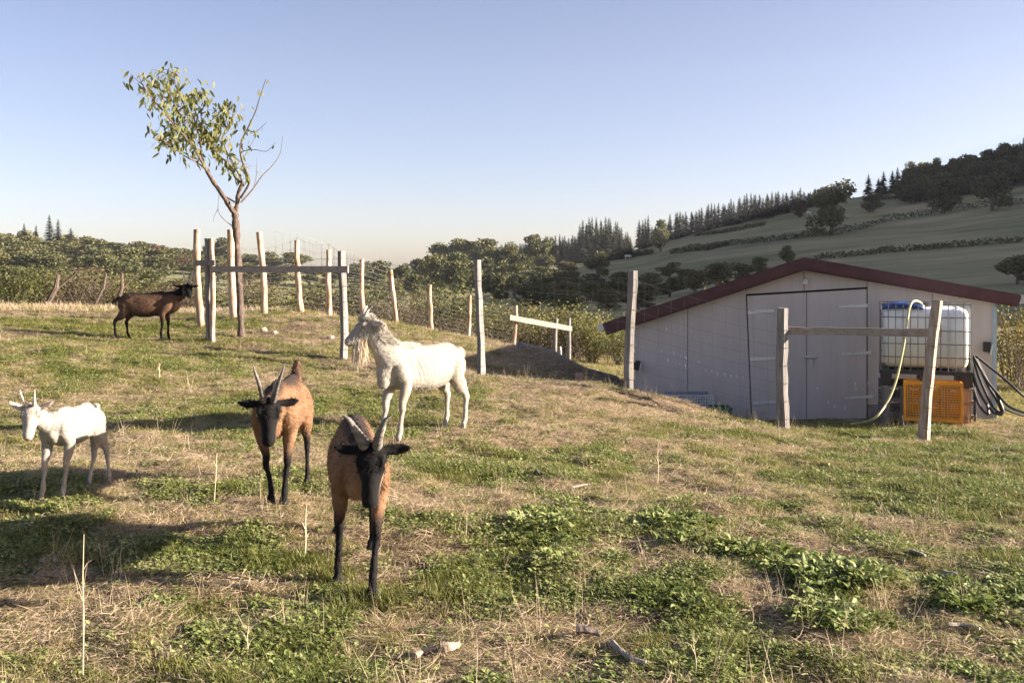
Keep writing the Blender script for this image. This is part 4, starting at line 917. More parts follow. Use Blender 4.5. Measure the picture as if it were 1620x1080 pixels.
M['horn_pale'] = rough_mat('pale_horn', [(.3, (.42, .35, .28)), (.7, (.62, .54, .45))], scale=10, stretch=(1, 1, 5), bump=.4, rough=.6)
M['eye'] = plain('goat_eye', (.22, .13, .04), rough=.12)
def loft(path, wl, wd, n=16, pear=0.0, side=Vector((0, 1, 0))):
    """closed skin round a path: wl half-width sideways, wd half-width across it"""
    path = [Vector(p) for p in path]; m = len(path); V = []; Fc = []; pu = None
    for i, p in enumerate(path):
        T = (path[min(i + 1, m - 1)] - path[max(i - 1, 0)]).normalized(); s = (side - T * side.dot(T)).normalized(); u = T.cross(s).normalized()
        if (pu is None and u.z < 0) or (pu is not None and u.dot(pu) < 0): u = -u
        pu = u
        for k in range(n):
            a = 2 * math.pi * k / n; sn = math.sin(a)
            V.append(p + s * math.cos(a) * wl[i] * (1 - pear * sn) + u * sn * wd[i])
    for i in range(m - 1):
        for k in range(n): Fc.append((i * n + k, i * n + (k + 1) % n, (i + 1) * n + (k + 1) % n, (i + 1) * n + k))
    Fc.append(tuple(range(n))[::-1]); Fc.append(tuple((m - 1) * n + k for k in range(n))); return V, Fc
def dense(rows, k=4):
    """smooth in-betweens for a table of numbers"""
    r = np.array(rows, float); n = len(r); out = []
    e = np.vstack([2 * r[0] - r[1], r, 2 * r[-1] - r[-2]])
    for i in range(1, n):
        for q in range(k):
            t = q / k; p0, p1, p2, p3 = e[i - 1], e[i], e[i + 1], e[i + 2]
            out.append(.5 * (2 * p1 + (p2 - p0) * t + (2 * p0 - 5 * p1 + 4 * p2 - p3) * t * t + (3 * p1 - p0 - 3 * p2 + p3) * t ** 3))
    out.append(r[-1]); return np.array(out)
TORSO = [(.41,.60,.53,.03),(.385,.645,.465,.06),(.32,.69,.415,.084),(.24,.725,.39,.102),(.14,.735,.382,.116),(.02,.712,.372,.138),(-.10,.708,.362,.148),(-.21,.715,.378,.142),(-.30,.722,.43,.122),(-.38,.705,.46,.108),(-.435,.66,.52,.075),(-.46,.61,.56,.03)]
def make_goat(spec):
    S = spec['scale']; x, y = spec['at']; yaw = spec['yaw']; base = gz(x, y)
    root = empty('goat', (x, y, base), spec['label'], 'goat', 'goats walking on the pasture', yaw)
    cy_, sy_ = math.cos(yaw), math.sin(yaw)
    def foot(fx, fy, lift=0):
        wx, wy = x + cy_ * fx * S - sy_ * fy * S, y + sy_ * fx * S + cy_ * fy * S
        return Vector((fx, fy, (gz(wx, wy) - base) / S + lift))
    fat = spec.get('fat', 1.0); vox = spec.get('vox', .007)
    V = []; Fc = []
    def add(vf):
        b_ = len(V); V.extend(vf[0]); Fc.extend(tuple(b_ + i for i in f) for f in vf[1])
    tor = dense(spec.get('torso', TORSO)); belly = spec.get('belly', 1.0)
    add(loft([(r[0], 0, (r[1] + r[2]) / 2) for r in tor], [r[3] * fat for r in tor], [(r[1] - r[2]) / 2 for r in tor], 24, .22))
    # neck and head
    poll = Vector(spec['poll']); hd = Vector(spec['face']).normalized(); roll = spec.get('roll', 0)
    sideh = Vector((0, 0, 1)).cross(hd)
    sideh = sideh.normalized() if sideh.length > .05 else Vector((0, 1, 0)); uph = hd.cross(sideh).normalized()
    if roll:
        q = Matrix.Rotation(roll, 3, hd); sideh = q @ sideh; uph = q @ uph
    hs = spec.get('head', 1.0)
    def H(p): return poll + (hd * p[0] + sideh * p[1] + uph * p[2]) * hs
    nb = Vector(spec.get('neckbase', (.27, 0, .60))); jn = poll + (-uph * .055 + hd * .015) * hs; mid = nb.lerp(jn, .5) + Vector(spec.get('neckbow', (-.01, 0, -.02)))
    nw = spec.get('neckw', 1.0)
    rows = dense([tuple(nb) + (.095 * nw, .145 * nw), tuple(nb.lerp(mid, .55)) + (.078 * nw, .115 * nw), tuple(mid) + (.062 * nw, .09 * nw), tuple(jn) + (.055, .07), tuple(jn + (jn - mid).normalized() * .03) + (.04, .05)])
    add(loft([r[:3] for r in rows], [r[3] for r in rows], [r[4] for r in rows], 16))
    hr = dense([(-.035,.03,.035,-.035),(-.01,.056,.055,-.035),(.03,.064,.064,-.04),(.07,.064,.066,-.043),(.11,.052,.058,-.045),(.155,.043,.048,-.05),(.195,.040,.041,-.053),(.225,.036,.034,-.054),(.245,.022,.021,-.056)], 3)
    add(loft([H((r[0], 0, r[3])) for r in hr], [r[1] * hs for r in hr], [r[2] * hs for r in hr], 16, .05, sideh))
    def ell(c, r, Mx=None, nu=12, nv=9):
        mb = MB(); mb.ball(c, r, nu, nv, Mx); add((mb.v, mb.f))
    HM = Matrix((hd, sideh, uph)).transposed()
    ell(H((.055, 0, -.085)), (.07 * hs, .034 * hs, .034 * hs), HM)
    for s in (-1, 1):
        ell(H((.055, s * .052, -.002)), (.03 * hs, .016 * hs, .017 * hs), HM)      # brow
        ell(H((.222, s * .024, -.045)), (.02 * hs, .012 * hs, .014 * hs), HM)       # nostril wing
    # ears
    er = spec.get('ear', (0, 0)); el = spec.get('earlen', 1.0)
    for s in (-1, 1):
        dirs = Vector((-.12 + er[0], s * 1.0, er[1] * 1.0)); dirs.normalize()
        b0 = Vector((.0, s * .05, -.02)); pth = []
        for t in (0, .2, .5, .8, 1.0): pth.append(H(b0 + dirs * .125 * el * t + Vector((0, 0, -.018 * math.sin(t * 2.6)))))
        wds = [.015, .025, .030, .022, .006]; ths = [.012, .0095, .008, .0075, .006]
        if s < 0: pass
        rws = dense([tuple(pth[i]) + (ths[i] * hs * max(1, vox / .0062), wds[i] * hs) for i in range(5)], 3)
        add(loft([r[:3] for r in rws], [r[4] for r in rws], [r[3] for r in rws], 10, 0, hd))
    # legs
    legs = []
    def limb(pts, rad, flat=1.0):
        rws = dense([tuple(p) + (r,) for p, r in zip(pts, rad)], 4)
        add(loft([r[:3] for r in rws], [r[3] * flat for r in rws], [r[3] for r in rws], 12)); legs.append([Vector(r[:3]) for r in rws])
    lw_ = spec.get('legw', 1.0)
    for i, (fx, fy, lift, bend) in enumerate(spec['front']):
        s = 1 if fy > 0 else -1; ft = foot(fx, fy, lift); E = Vector((.20 + (fx - .2) * .22, s * .088, .44)); Fk = ft + Vector((-.012 - bend * .4, 0, .085)); K = E.lerp(Fk, .50) + Vector((bend + .008, 0, 0))
        limb([Vector((.25, s * .03, .63)), Vector((.265, s * .07, .55)), E, E.lerp(K, .5), K + Vector((0, 0, .03)), K, K - Vector((0, 0, .04)), K.lerp(Fk, .5), Fk, ft + Vector((.01, 0, .035))],
             [.04, .072, .054, .037 * lw_, .027 * lw_, .0275 * lw_, .021 * lw_, .0185 * lw_, .023 * lw_, .019 * lw_], .85)
        for q in (-1, 1): limb([ft + Vector((.0, q * .012, .045)), ft + Vector((.014, q * .015, .02)), ft + Vector((.022, q * .016, .0))], [.014, .016, .0165])
    for i, (fx, fy, lift, bend) in enumerate(spec['hind']):
        s = 1 if fy > 0 else -1; ft = foot(fx, fy, lift); T_ = Vector((-.325 + (fx + .40) * .30, s * .086, .445)); Fk = ft + Vector((-.018 - bend * .3, 0, .085)); Hk = Vector((Fk.x * .8 + T_.x * .2 - .030 - bend, (Fk.y + s * .085) / 2, .268 + lift * .6 + (ft.z - lift) * .5))
        limb([Vector((-.33, s * .02, .62)), Vector((-.36, s * .056, .55)), T_, T_.lerp(Hk, .45) + Vector((-.005, 0, -.005)), Hk + Vector((.012, 0, .035)), Hk, Hk.lerp(Fk, .2), Hk.lerp(Fk, .6), Fk, ft + Vector((.008, 0, .035))],
             [.06, .095, .074, .052 * lw_, .030 * lw_, .0295 * lw_, .0235 * lw_, .019 * lw_, .023 * lw_, .019 * lw_], .72)
        for q in (-1, 1): limb([ft + Vector((.0, q * .012, .045)), ft + Vector((.012, q * .015, .02)), ft + Vector((.02, q * .016, .0))], [.014, .016, .0165])
    # tail
    tl = spec.get('tail', [(-.42, 0, .66), (-.48, 0, .70), (-.50, 0, .76)]); rws = dense([tuple(p) + (r,) for p, r in zip(tl, (.03, .026, .014))], 4)
    add(loft([r[:3] for r in rws], [r[3] * 1.3 for r in rws], [r[3] for r in rws], 10))
    for c, r in spec.get('lumps', []): ell(Vector(c), r)
    me0 = bpy.data.meshes.new('tmp'); me0.from_pydata([tuple(v) for v in V], [], Fc)
    bm = bmesh.new(); bm.from_mesh(me0); bmesh.ops.recalc_face_normals(bm, faces=bm.faces); bm.to_mesh(me0); bm.free()
    tmp = bpy.data.objects.new('tmp', me0); col.objects.link(tmp)
    rm = tmp.modifiers.new('r', 'REMESH'); rm.mode = 'VOXEL'; rm.voxel_size = vox; sm = tmp.modifiers.new('s', 'SMOOTH'); sm.factor = .5; sm.iterations = 14
    dg = bpy.context.evaluated_depsgraph_get(); ev = tmp.evaluated_get(dg); me = bpy.data.meshes.new_from_object(ev); bpy.data.objects.remove(tmp)
    n = len(me.vertices); co = np.empty(n * 3); me.vertices.foreach_get('co', co); co = co.reshape(-1, 3); no = np.empty(n * 3); me.vertices.foreach_get('normal', no); no = no.reshape(-1, 3)
    for c, r, dep in spec.get('dents', [((-.20, .12, .60), (.08, .06, .06), .012), ((-.20, -.12, .60), (.08, .06, .06), .012), ((.11, .11, .55), (.03, .05, .11), .007), ((.11, -.11, .55), (.03, .05, .11), .007), ((-.37, .1, .58), (.04, .06, .08), .007), ((-.37, -.1, .58), (.04, .06, .08), .007)]):
        f = np.exp(-(((co - np.array(c)) / np.array(r)) ** 2).sum(1)); co -= no * (f * dep)[:, None]
    rib = spec.get('ribs', 0)
    if rib:
        f = np.exp(-((co[:, 0] - .02) / .16) ** 4) * np.exp(-((co[:, 2] - .57) / .12) ** 4) * (np.abs(co[:, 1]) > .07)
        co += no * (np.sin((co[:, 0] - .35 * (co[:, 2] - .5)) * 2 * math.pi / .036) * rib * f)[:, None]
    co += no * ((fbm(co[:, 0] * 24 + co[:, 1] * 31, co[:, 2] * 26 + co[:, 1] * 13, 3) - .5) * spec.get('rough', .007))[:, None]
    # coat colours, from the animal's own anatomy
    hp = np.stack([(co - np.array(poll)) @ np.array(v) for v in (hd, sideh, uph)], 1) / hs
    ctx = dict(co=co, no=no, head=hp, legs=legs, isleg=ss(.34, .27, co[:, 2]) * (1 if True else 0))
    dl = np.full(n, 9.)
    for lg in legs:
        for a, b_ in zip(lg[:-1], lg[1:]):
            a = np.array(a); d = np.array(b_) - a; t = np.clip(((co - a) @ d) / max(d @ d, 1e-9), 0, 1); dl = np.minimum(dl, np.linalg.norm(co - a - t[:, None] * d, axis=1))
    ctx['dleg'] = dl; C_ = spec['coat'](ctx)
    me.vertices.foreach_set('co', (co * S).ravel()); ca = me.color_attributes.new('coat', 'FLOAT_COLOR', 'POINT'); ca.data.foreach_set('color', np.concatenate([C_, np.ones((n, 1))], 1).ravel().astype(np.float32))
    me.materials.clear(); me.materials.append(M['fur']); me.polygons.foreach_set('use_smooth', np.ones(len(me.polygons), bool)); me.update()
    body = link('body', me, root)
    # short coat: hairs lying back along the body
    def strands(name, pos, dirs, length, width, colr, bend=.35, seed=1, segs=2):
        rg = np.random.default_rng(seed); k = len(pos); sdv = np.cross(dirs, rg.normal(size=(k, 3))); sdv /= np.linalg.norm(sdv, axis=1)[:, None] + 1e-9
        L_ = np.asarray(length)[:, None] if hasattr(length, '__len__') else np.full((k, 1), length); VV = []; w = width
        for q in range(segs + 1):
            t = q / segs; p = pos + dirs * L_ * t + np.array([0, 0, -1.]) * L_ * bend * t * t
            if q < segs: VV += [p - sdv * w * (1 - .6 * t), p + sdv * w * (1 - .6 * t)]
            else: VV.append(p)
        m_ = len(VV); A = np.stack(VV, 1).reshape(-1, 3); b_ = np.arange(k) * m_; fs = []
        for q in range(segs - 1): fs += [np.stack([b_ + 2 * q, b_ + 2 * q + 1, b_ + 2 * q + 3], 1), np.stack([b_ + 2 * q, b_ + 2 * q + 3, b_ + 2 * q + 2], 1)]
        q = segs - 1; fs.append(np.stack([b_ + 2 * q, b_ + 2 * q + 1, b_ + 2 * q + 2], 1))
        h = np_mesh(name, A * S, np.concatenate(fs), [M['hair']], True); cc = np.repeat(np.clip(colr, 0, 1), m_, axis=0)
        a = h.color_attributes.new('coat', 'FLOAT_COLOR', 'POINT')
        if len(h.vertices) == len(cc): a.data.foreach_set('color', np.concatenate([cc, np.ones((len(cc), 1))], 1).ravel().astype(np.float32))
        return link(name, h, root)
    rg = np.random.default_rng(5); nh = spec.get('hairs', 9000); idx = rg.integers(0, n, nh); idx = idx[(hp[idx, 0] < .1) | (np.abs(hp[idx]).max(1) > .3)]
    flow = np.tile(np.array([-1., 0, -.45]), (len(idx), 1)); flow[:, 2] -= (dl[idx] < .06) * (co[idx, 2] < .4) * 2.5
    nn_ = no[idx]; flow -= nn_ * (flow * nn_).sum(1)[:, None]; flow /= np.linalg.norm(flow, axis=1)[:, None] + 1e-6; dirs = flow + nn_ * .2 + rg.normal(size=flow.shape) * .15; dirs /= np.linalg.norm(dirs, axis=1)[:, None]
    strands('coat_hair', co[idx] - nn_ * .001, dirs, np.where(dl[idx] < .05, .012, .030) * spec.get('hairlen', 1), .0009, C_[idx] * (1 + spec.get('hairvar', .27) * rg.uniform(-1, 1.1, (len(idx), 1))), .03, 3)
    for nm, centre, rad, nhr, ln, dr, bd, cl_ in spec.get('long', []):
        pool = np.nonzero((((co - np.array(centre(H))) / np.array(rad)) ** 2).sum(1) < 1)[0]
        if not len(pool): continue
        ii = pool[rg.integers(0, len(pool), nhr)]; dd = np.tile(np.array(dr(hd, uph)), (nhr, 1)) + no[ii] * .35 + rg.normal(size=(nhr, 3)) * .16; dd /= np.linalg.norm(dd, axis=1)[:, None]
        cc = np.tile(np.array(cl_), (nhr, 1)) * rg.uniform(.8, 1.15, (nhr, 1)); strands(nm, co[ii], dd, ln * rg.uniform(.35, 1.1, nhr), .0019, cc, bd, 4, 3)
    # horns, eyes, nose
    hn = spec.get('horns')
    if hn:
        for s in (-1, 1):
            pts = [H((px, s * py, pz)) for px, py, pz in hn['path']]; m_ = 26; pp = curve_path(pts, max(2, m_ // (len(pts) - 1))); q = len(pp); mb = MB()
            mb.tube([p * S for p in pp], [hn['r'] * S * (1 - .82 * (i / (q - 1)) ** 1.1) * (1 + .09 * math.sin(i * 2.1)) for i in range(q)], 10, flat=1.25, up=tuple(hd))
            mb.build('horn', M[hn.get('mat', 'horn')], root, smooth=True, world=False)
    for s in (-1, 1):
        mb = MB(); mb.ball(H((.068, s * .0585, -.016)) * S, (.0145 * hs * S, .0105 * hs * S, .0125 * hs * S), 12, 8, HM); mb.build('eye', M['eye'], root, smooth=True, world=False)
    return root
def lerpc(a, b_, f): return a * (1 - f[:, None]) + np.array(b_) * f[:, None]
HOOF = (.03, .026, .023)
def brown(c):
    co, no, h, dl = c['co'], c['no'], c['head'], c['dleg']; nz = fbm(co[:, 0] * 9 + co[:, 1] * 7, co[:, 2] * 9 + 3, 3)
    C = np.tile(np.array((.195, .11, .06)), (len(co), 1)); C *= (.82 + .4 * nz)[:, None]
    C = lerpc(C, (.115, .070, .045), ss(.25, .42, co[:, 0]) * ss(.55, .68, co[:, 2]) * .55)
    C = lerpc(C, (.035, .024, .02), ss(.085, .03, np.abs(co[:, 1] + (nz - .5) * .04)) * ss(.1, .6, no[:, 2]) * ss(.6, .66, co[:, 2]) * ss(.42, .3, co[:, 0]))
    C = lerpc(C, c.get('bellyc', (.34, .20, .12)), ss(-.2, -.8, no[:, 2]) * ss(.45, .38, co[:, 2]) * (dl > .07))
    leg = (dl < .075) * ss(.40, .27, co[:, 2] + (nz - .5) * .1 + .05 * (co[:, 0] < -.1) * 0)
    C = lerpc(C, (.010, .0085, .0085), leg); C = lerpc(C, HOOF, ss(.05, .03, co[:, 2]) * (dl < .05))
    C = lerpc(C, (.03, .022, .018), ss(-.43, -.47, co[:, 0]) * ss(.6, .66, co[:, 2]))
    hd_ = (np.abs(h[:, 1]) < .26) * (h[:, 2] > -.14) * (h[:, 2] < .1) * ss(-.055, -.02, h[:, 0] + (nz - .5) * .03) * (h[:, 0] < .3)
    C = lerpc(C, (.0075, .0065, .0065), hd_ * 1.0)
    ck = hd_ * np.exp(-((h[:, 0] - .10) / .085) ** 2) * ss(.03, .045, np.abs(h[:, 1])) * (np.abs(h[:, 1]) < .075) * ss(-.03, -.05, h[:, 2])
    C = lerpc(C, (.24, .18, .125), ck * .85); return C
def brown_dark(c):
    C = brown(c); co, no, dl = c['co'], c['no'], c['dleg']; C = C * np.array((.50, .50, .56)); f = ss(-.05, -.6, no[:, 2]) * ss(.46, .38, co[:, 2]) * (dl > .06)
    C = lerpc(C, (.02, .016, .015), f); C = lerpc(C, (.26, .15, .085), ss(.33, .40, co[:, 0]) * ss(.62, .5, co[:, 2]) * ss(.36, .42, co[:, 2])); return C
def white(c):
    co, h, dl = c['co'], c['head'], c['dleg']; nz = fbm(co[:, 0] * 12 + co[:, 1] * 7, co[:, 2] * 12 + 3, 3); C = np.tile(np.array((.33, .305, .26)), (len(co), 1)) * (.86 + .2 * nz)[:, None]
    C = lerpc(C, (.33, .26, .185), ss(.50, .68, fbm(co[:, 0] * 5 + co[:, 1] * 6 + 40, co[:, 2] * 6, 3)) * .5 * ss(.66, .40, co[:, 2]))
    C = lerpc(C, (.45, .36, .28), (dl < .05) * np.exp(-((co[:, 2] - .265) / .03) ** 2) * (co[:, 0] > 0) * (nz > .45) * .7); C = lerpc(C, (.22, .17, .13), ss(.04, .025, co[:, 2]) * (dl < .05) * .7)
    C = lerpc(C, (.62, .36, .28), ss(.225, .25, h[:, 0]) * (np.abs(h[:, 1]) < .06) * (np.abs(h[:, 2] + .05) < .06) * .8)
    ear = (np.abs(h[:, 1]) > .075) * (np.abs(h[:, 1]) < .24) * (np.abs(h[:, 0]) < .09) * (h[:, 2] > -.08) * (h[:, 2] < .15); C = lerpc(C, (.60, .46, .38), ear * .55)
    return C
def fz(s): return s
alp_horn = dict(path=[(.02,.028,.015),(.015,.036,.07),(-.02,.052,.14),(-.075,.078,.195),(-.12,.108,.215)], r=.0235, mat='horn')
make_goat(dict(label='chestnut goat with swept horns, nearest to the viewer and walking forward', at=(-.755, 4.86), yaw=R(-78), scale=1.0, fat=.87, vox=.006, hairs=26000,
    poll=(.55, .03, .685), face=(.42, -.10, -.90), neckbase=(.25, 0, .58), neckbow=(.0, .01, -.02), ear=(.02, .10), head=1.0, horns=dict(path=[(-.01,.028,.02),(-.03,.04,.075),(-.05,.055,.12),(-.08,.076,.155),(-.10,.105,.165)], r=.023, mat='horn'),
    front=[(.43, .045, 0, -.005), (.19, -.10, 0, 0)], hind=[(-.16, .085, .045, .0), (-.50, -.08, 0, .0)], coat=brown, tail=[(-.42, 0, .65), (-.47, 0, .62), (-.49, 0, .56)]))
make_goat(dict(label='chestnut goat with black legs walking behind the nearest goat, tail raised', at=(-1.385, 6.02), yaw=R(-88), scale=.97, fat=.69, vox=.006, hairs=22000,
    poll=(.53, .02, .645), face=(.45, .10, -.88), neckbase=(.25, 0, .58), ear=(.02, .10), horns=dict(path=[(-.005,.026,.02),(-.02,.036,.08),(-.05,.05,.15),(-.09,.07,.21),(-.13,.085,.24)], r=.0195, mat='horn'),
    front=[(.30, .065, 0, 0), (.26, -.02, 0, 0)], hind=[(-.28, .10, 0, .01), (-.40, -.06, .02, .02)], coat=brown, tail=[(-.42, 0, .66), (-.46, 0, .73), (-.455, .01, .80)]))
dk = make_goat(dict(label='dark brown goat in shade standing side on beside the round posts', at=(-4.99, 13.75), yaw=R(3), scale=.94, fat=1.0, vox=.009, hairs=9000, hairlen=1.2,
    poll=(.53, 0, .835), face=(.34, -.72, -.48), neckbase=(.27, 0, .60), ear=(.0, .05), horns=dict(path=[(.0,.03,.02),(-.005,.04,.08),(-.045,.06,.15),(-.11,.085,.17),(-.155,.10,.14)], r=.021, mat='horn_pale'),
    front=[(.245, .07, 0, 0), (.18, -.07, 0, 0)], hind=[(-.34, .08, 0, 0), (-.46, -.08, 0, .01)], coat=brown_dark, tail=[(-.43, 0, .64), (-.50, 0, .61), (-.55, 0, .56)]))
kid_t = [(a * .88, b_ - .01, c + .02, d * .86) for a, b_, c, d in TORSO]
make_goat(dict(label='young white goat kid with upright horns walking at the left', at=(-2.62, 5.92), yaw=R(-92), scale=.70, fat=.80, vox=.0075, hairs=16000, hairvar=.1, torso=kid_t, legw=1.12,
    poll=(.47, -.10, .77), face=(.60, .16, -.76), neckbase=(.26, 0, .58), neckw=.95, ear=(-.12, .62), earlen=.95, head=1.1, horns=dict(path=[(.0,.026,.03),(-.0,.034,.08),(-.01,.042,.13),(-.035,.05,.175)], r=.016, mat='horn_pale'),
    front=[(.33, -.085, 0, 0), (.25, .05, 0, 0)], hind=[(-.26, .03, .0, .0), (-.40, .14, 0, .0)], coat=white, tail=[(-.42, 0, .65), (-.47, 0, .65), (-.50, 0, .60)]))
make_goat(dict(label='large bony white billy goat with a long beard looking left', at=(-.79, 8.45), yaw=R(-130), scale=1.09, fat=.82, vox=.008, hairs=16000, ribs=.0036, rough=.006, hairvar=.1,
    poll=(.44, -.10, .925), face=(.72, -.42, -.60), neckbase=(.27, 0, .60), neckbow=(.01, 0, .0), neckw=1.05, ear=(-.5, -.45), head=1.0, legw=1.15, hairlen=.8,
    horns=dict(path=[(.01,.03,.02),(-.012,.042,.05),(-.045,.06,.07),(-.07,.09,.072)], r=.017, mat='horn_pale'),
    front=[(.30, -.10, 0, 0), (.30, .09, 0, 0)], hind=[(-.43, .075, 0, 0), (-.37, -.07, 0, 0)], coat=white, tail=[(-.43, 0, .65), (-.48, 0, .64), (-.51, 0, .58)],
    lumps=[((-.42, .05, .63), (.04, .03, .03)), ((-.42, -.05, .63), (.04, .03, .03)), ((.375, 0, .47), (.05, .05, .07))],
    dents=[((-.17, .12, .61), (.09, .07, .06), .016), ((-.17, -.12, .61), (.09, .07, .06), .016), ((-.36, .1, .60), (.05, .06, .08), .010), ((.10, .12, .58), (.03, .05, .10), .010)],
    long=[('beard', lambda H: H((.13, 0, -.10)), (.06, .06, .05), 3000, .19, lambda hd, up: -Vector((0, 0, 1)) + hd * .05, .05, (.62, .52, .38)), ('face_hair', lambda H: H((.12, 0, -.04)), (.10, .09, .08), 2200, .03, lambda hd, up: hd * .3 - Vector((0, 0, .8)), .2, (.50, .47, .41)), ('topknot', lambda H: H((.0, 0, .03)), (.075, .09, .05), 1600, .07, lambda hd, up: up * .6 - hd * .3, .5, (.50, .47, .41)),
          ('mane', lambda H: H((-.12, 0, -.08)), (.14, .16, .2), 3200, .055, lambda hd, up: -hd * .5 - Vector((0, 0, .5)), .4, (.46, .43, .37)), ('back_hair', lambda H: Vector((.15, 0, .73)), (.16, .06, .06), 1800, .05, lambda hd, up: Vector((-1, 0, .25)), .3, (.46, .43, .37))]))
# ------------------------------------------------------------------ grass, straw, weeds (instanced tufts)
GST = [(0, (.105, .125, .026)), (.3, (.21, .215, .052)), (.55, (.31, .28, .10)), (.75, (.42, .33, .20)), (1, (.60, .475, .335))]
M['grass'] = leaf_mat('grass_blades', GST, .35, 'tint', .5)
M['weed'] = leaf_mat('weed_leaves', [(0, (.10, .14, .032)), (.5, (.20, .24, .065)), (1, (.32, .34, .14))], .3, 'tint', .6)
def tuft(name, seed, n, rad, l0, l1, w, lean, curl, mat, seg=3, flat=0):
    rg = np.random.default_rng(seed); V = []; Fc = []
    for k in range(n):
        a = rg.uniform(0, 6.28); r = rad * math.sqrt(rg.uniform()); p = np.array([math.cos(a) * r, math.sin(a) * r, -.006 + flat * rg.uniform(0, .02)]); L_ = rg.uniform(l0, l1); b_ = rg.uniform(0, 6.28)
        ln = abs(rg.normal()) * lean; d = np.array([math.cos(b_) * math.sin(ln), math.sin(b_) * math.sin(ln), math.cos(ln)])
        if flat: d = np.array([math.cos(b_), math.sin(b_), rg.uniform(-.05, .28)])
        sd_ = np.array([-math.sin(b_), math.cos(b_), 0]); i0 = len(V); cr = curl * rg.uniform(.3, 1.3)
        if flat: sd_ = np.array([-math.sin(b_), math.cos(b_), rg.uniform(-.6, .6)])
        for q in range(seg):
            t = q / seg; c = p + d * L_ * t + (np.array([math.cos(b_), math.sin(b_), 0]) * .8 - np.array([0, 0, .5])) * L_ * cr * t * t
            if flat: c = p + d * L_ * t + sd_ * np.array([1, 1, .2]) * L_ * cr * t * t
            ww = w * (1 - .55 * t) * .5; V += [c - sd_ * ww, c + sd_ * ww]
        c = p + d * L_ + (np.array([math.cos(b_), math.sin(b_), 0]) * .8 - np.array([0, 0, .5])) * L_ * cr
        if flat: c = p + d * L_ + sd_ * np.array([1, 1, .2]) * L_ * cr
        V.append(c)
        for q in range(seg - 1): Fc.append((i0 + 2 * q, i0 + 2 * q + 1, i0 + 2 * q + 3, i0 + 2 * q + 2))
        Fc.append((i0 + 2 * seg - 2, i0 + 2 * seg - 1, i0 + 2 * seg))
    return bpy.data.objects.new(name, np_mesh(name, V, Fc, [mat]))
def rosette(name, seed, n, rad, l0, l1, asp, mat, rise=.5, h=.03):
    rg = np.random.default_rng(seed); V = []; Fc = []
    for k in range(n):
        a = rg.uniform(0, 6.28); r = rad * math.sqrt(rg.uniform()); L_ = rg.uniform(l0, l1); el = rg.uniform(-.15, rise); b_ = a + rg.normal() * .7
        d = np.array([math.cos(b_) * math.cos(el), math.sin(b_) * math.cos(el), math.sin(el)]); s = np.array([-math.sin(b_), math.cos(b_), rg.normal() * .25]); u = np.cross(d, s)
        p = np.array([math.cos(a) * r, math.sin(a) * r, h * rg.uniform(.1, 1) * (1 - .5 * r / rad)]); i0 = len(V); wv = asp * L_ / 2; wav = rg.normal() * .06 * L_
        V += [p, p + d * L_ * .35 + s * wv * .9 + u * .12 * L_, p + d * L_ * .38 + u * .04 * L_, p + d * L_ * .35 - s * wv * .9 + u * .12 * L_, p + d * L_ * .72 + s * wv * .75 + u * (.06 * L_ + wav), p + d * L_ * .74 + u * .0 * L_, p + d * L_ * .72 - s * wv * .75 + u * (.06 * L_ - wav), p + d * L_ - u * .14 * L_]
        Fc += [(i0, i0 + 2, i0 + 1), (i0, i0 + 3, i0 + 2), (i0 + 1, i0 + 2, i0 + 5, i0 + 4), (i0 + 2, i0 + 3, i0 + 6, i0 + 5), (i0 + 4, i0 + 5, i0 + 7), (i0 + 5, i0 + 6, i0 + 7)]
    return bpy.data.objects.new(name, np_mesh(name, V, Fc, [mat]))
def scatter(name, pts, scl, tint, var, srcs, rot=None, seed=0):
    rg = np.random.default_rng(seed); n = len(pts); me = bpy.data.meshes.new(name); me.vertices.add(n); me.vertices.foreach_set('co', np.asarray(pts, np.float32).ravel())
    if rot is None: rot = np.stack([rg.normal(size=n) * .12, rg.normal(size=n) * .12, rg.uniform(0, 6.28, n)], 1)
    for k, tp, v in (('scl', 'FLOAT', scl), ('tint', 'FLOAT', tint), ('var', 'INT', var)):
        a = me.attributes.new(k, tp, 'POINT'); a.data.foreach_set('value', np.asarray(v, np.int32 if tp == 'INT' else np.float32))
    a = me.attributes.new('rot', 'FLOAT_VECTOR', 'POINT'); a.data.foreach_set('vector', np.asarray(rot, np.float32).ravel())
    o = link(name, me); o['kind'] = 'stuff'
    g = bpy.data.node_groups.new(name, 'GeometryNodeTree'); g.interface.new_socket('Geometry', in_out='INPUT', socket_type='NodeSocketGeometry'); g.interface.new_socket('Geometry', in_out='OUTPUT', socket_type='NodeSocketGeometry')
    N = g.nodes; L = g.links; gi = N.new('NodeGroupInput'); go = N.new('NodeGroupOutput'); ip = N.new('GeometryNodeInstanceOnPoints'); jn = N.new('GeometryNodeJoinGeometry')
    for s in reversed(srcs):
        ob = N.new('GeometryNodeObjectInfo'); ob.inputs['Object'].default_value = s; ob.inputs['As Instance'].default_value = True; L.new(ob.outputs['Geometry'], jn.inputs[0])
    def na(nm, tp):
        x = N.new('GeometryNodeInputNamedAttribute'); x.data_type = tp; x.inputs['Name'].default_value = nm; return x.outputs['Attribute']
    L.new(gi.outputs[0], ip.inputs['Points']); L.new(jn.outputs[0], ip.inputs['Instance']); ip.inputs['Pick Instance'].default_value = True
    L.new(na('var', 'INT'), ip.inputs['Instance Index']); L.new(na('rot', 'FLOAT_VECTOR'), ip.inputs['Rotation']); L.new(na('scl', 'FLOAT'), ip.inputs['Scale']); L.new(ip.outputs[0], go.inputs[0])
    md = o.modifiers.new('scatter', 'NODES'); md.node_group = g; return o
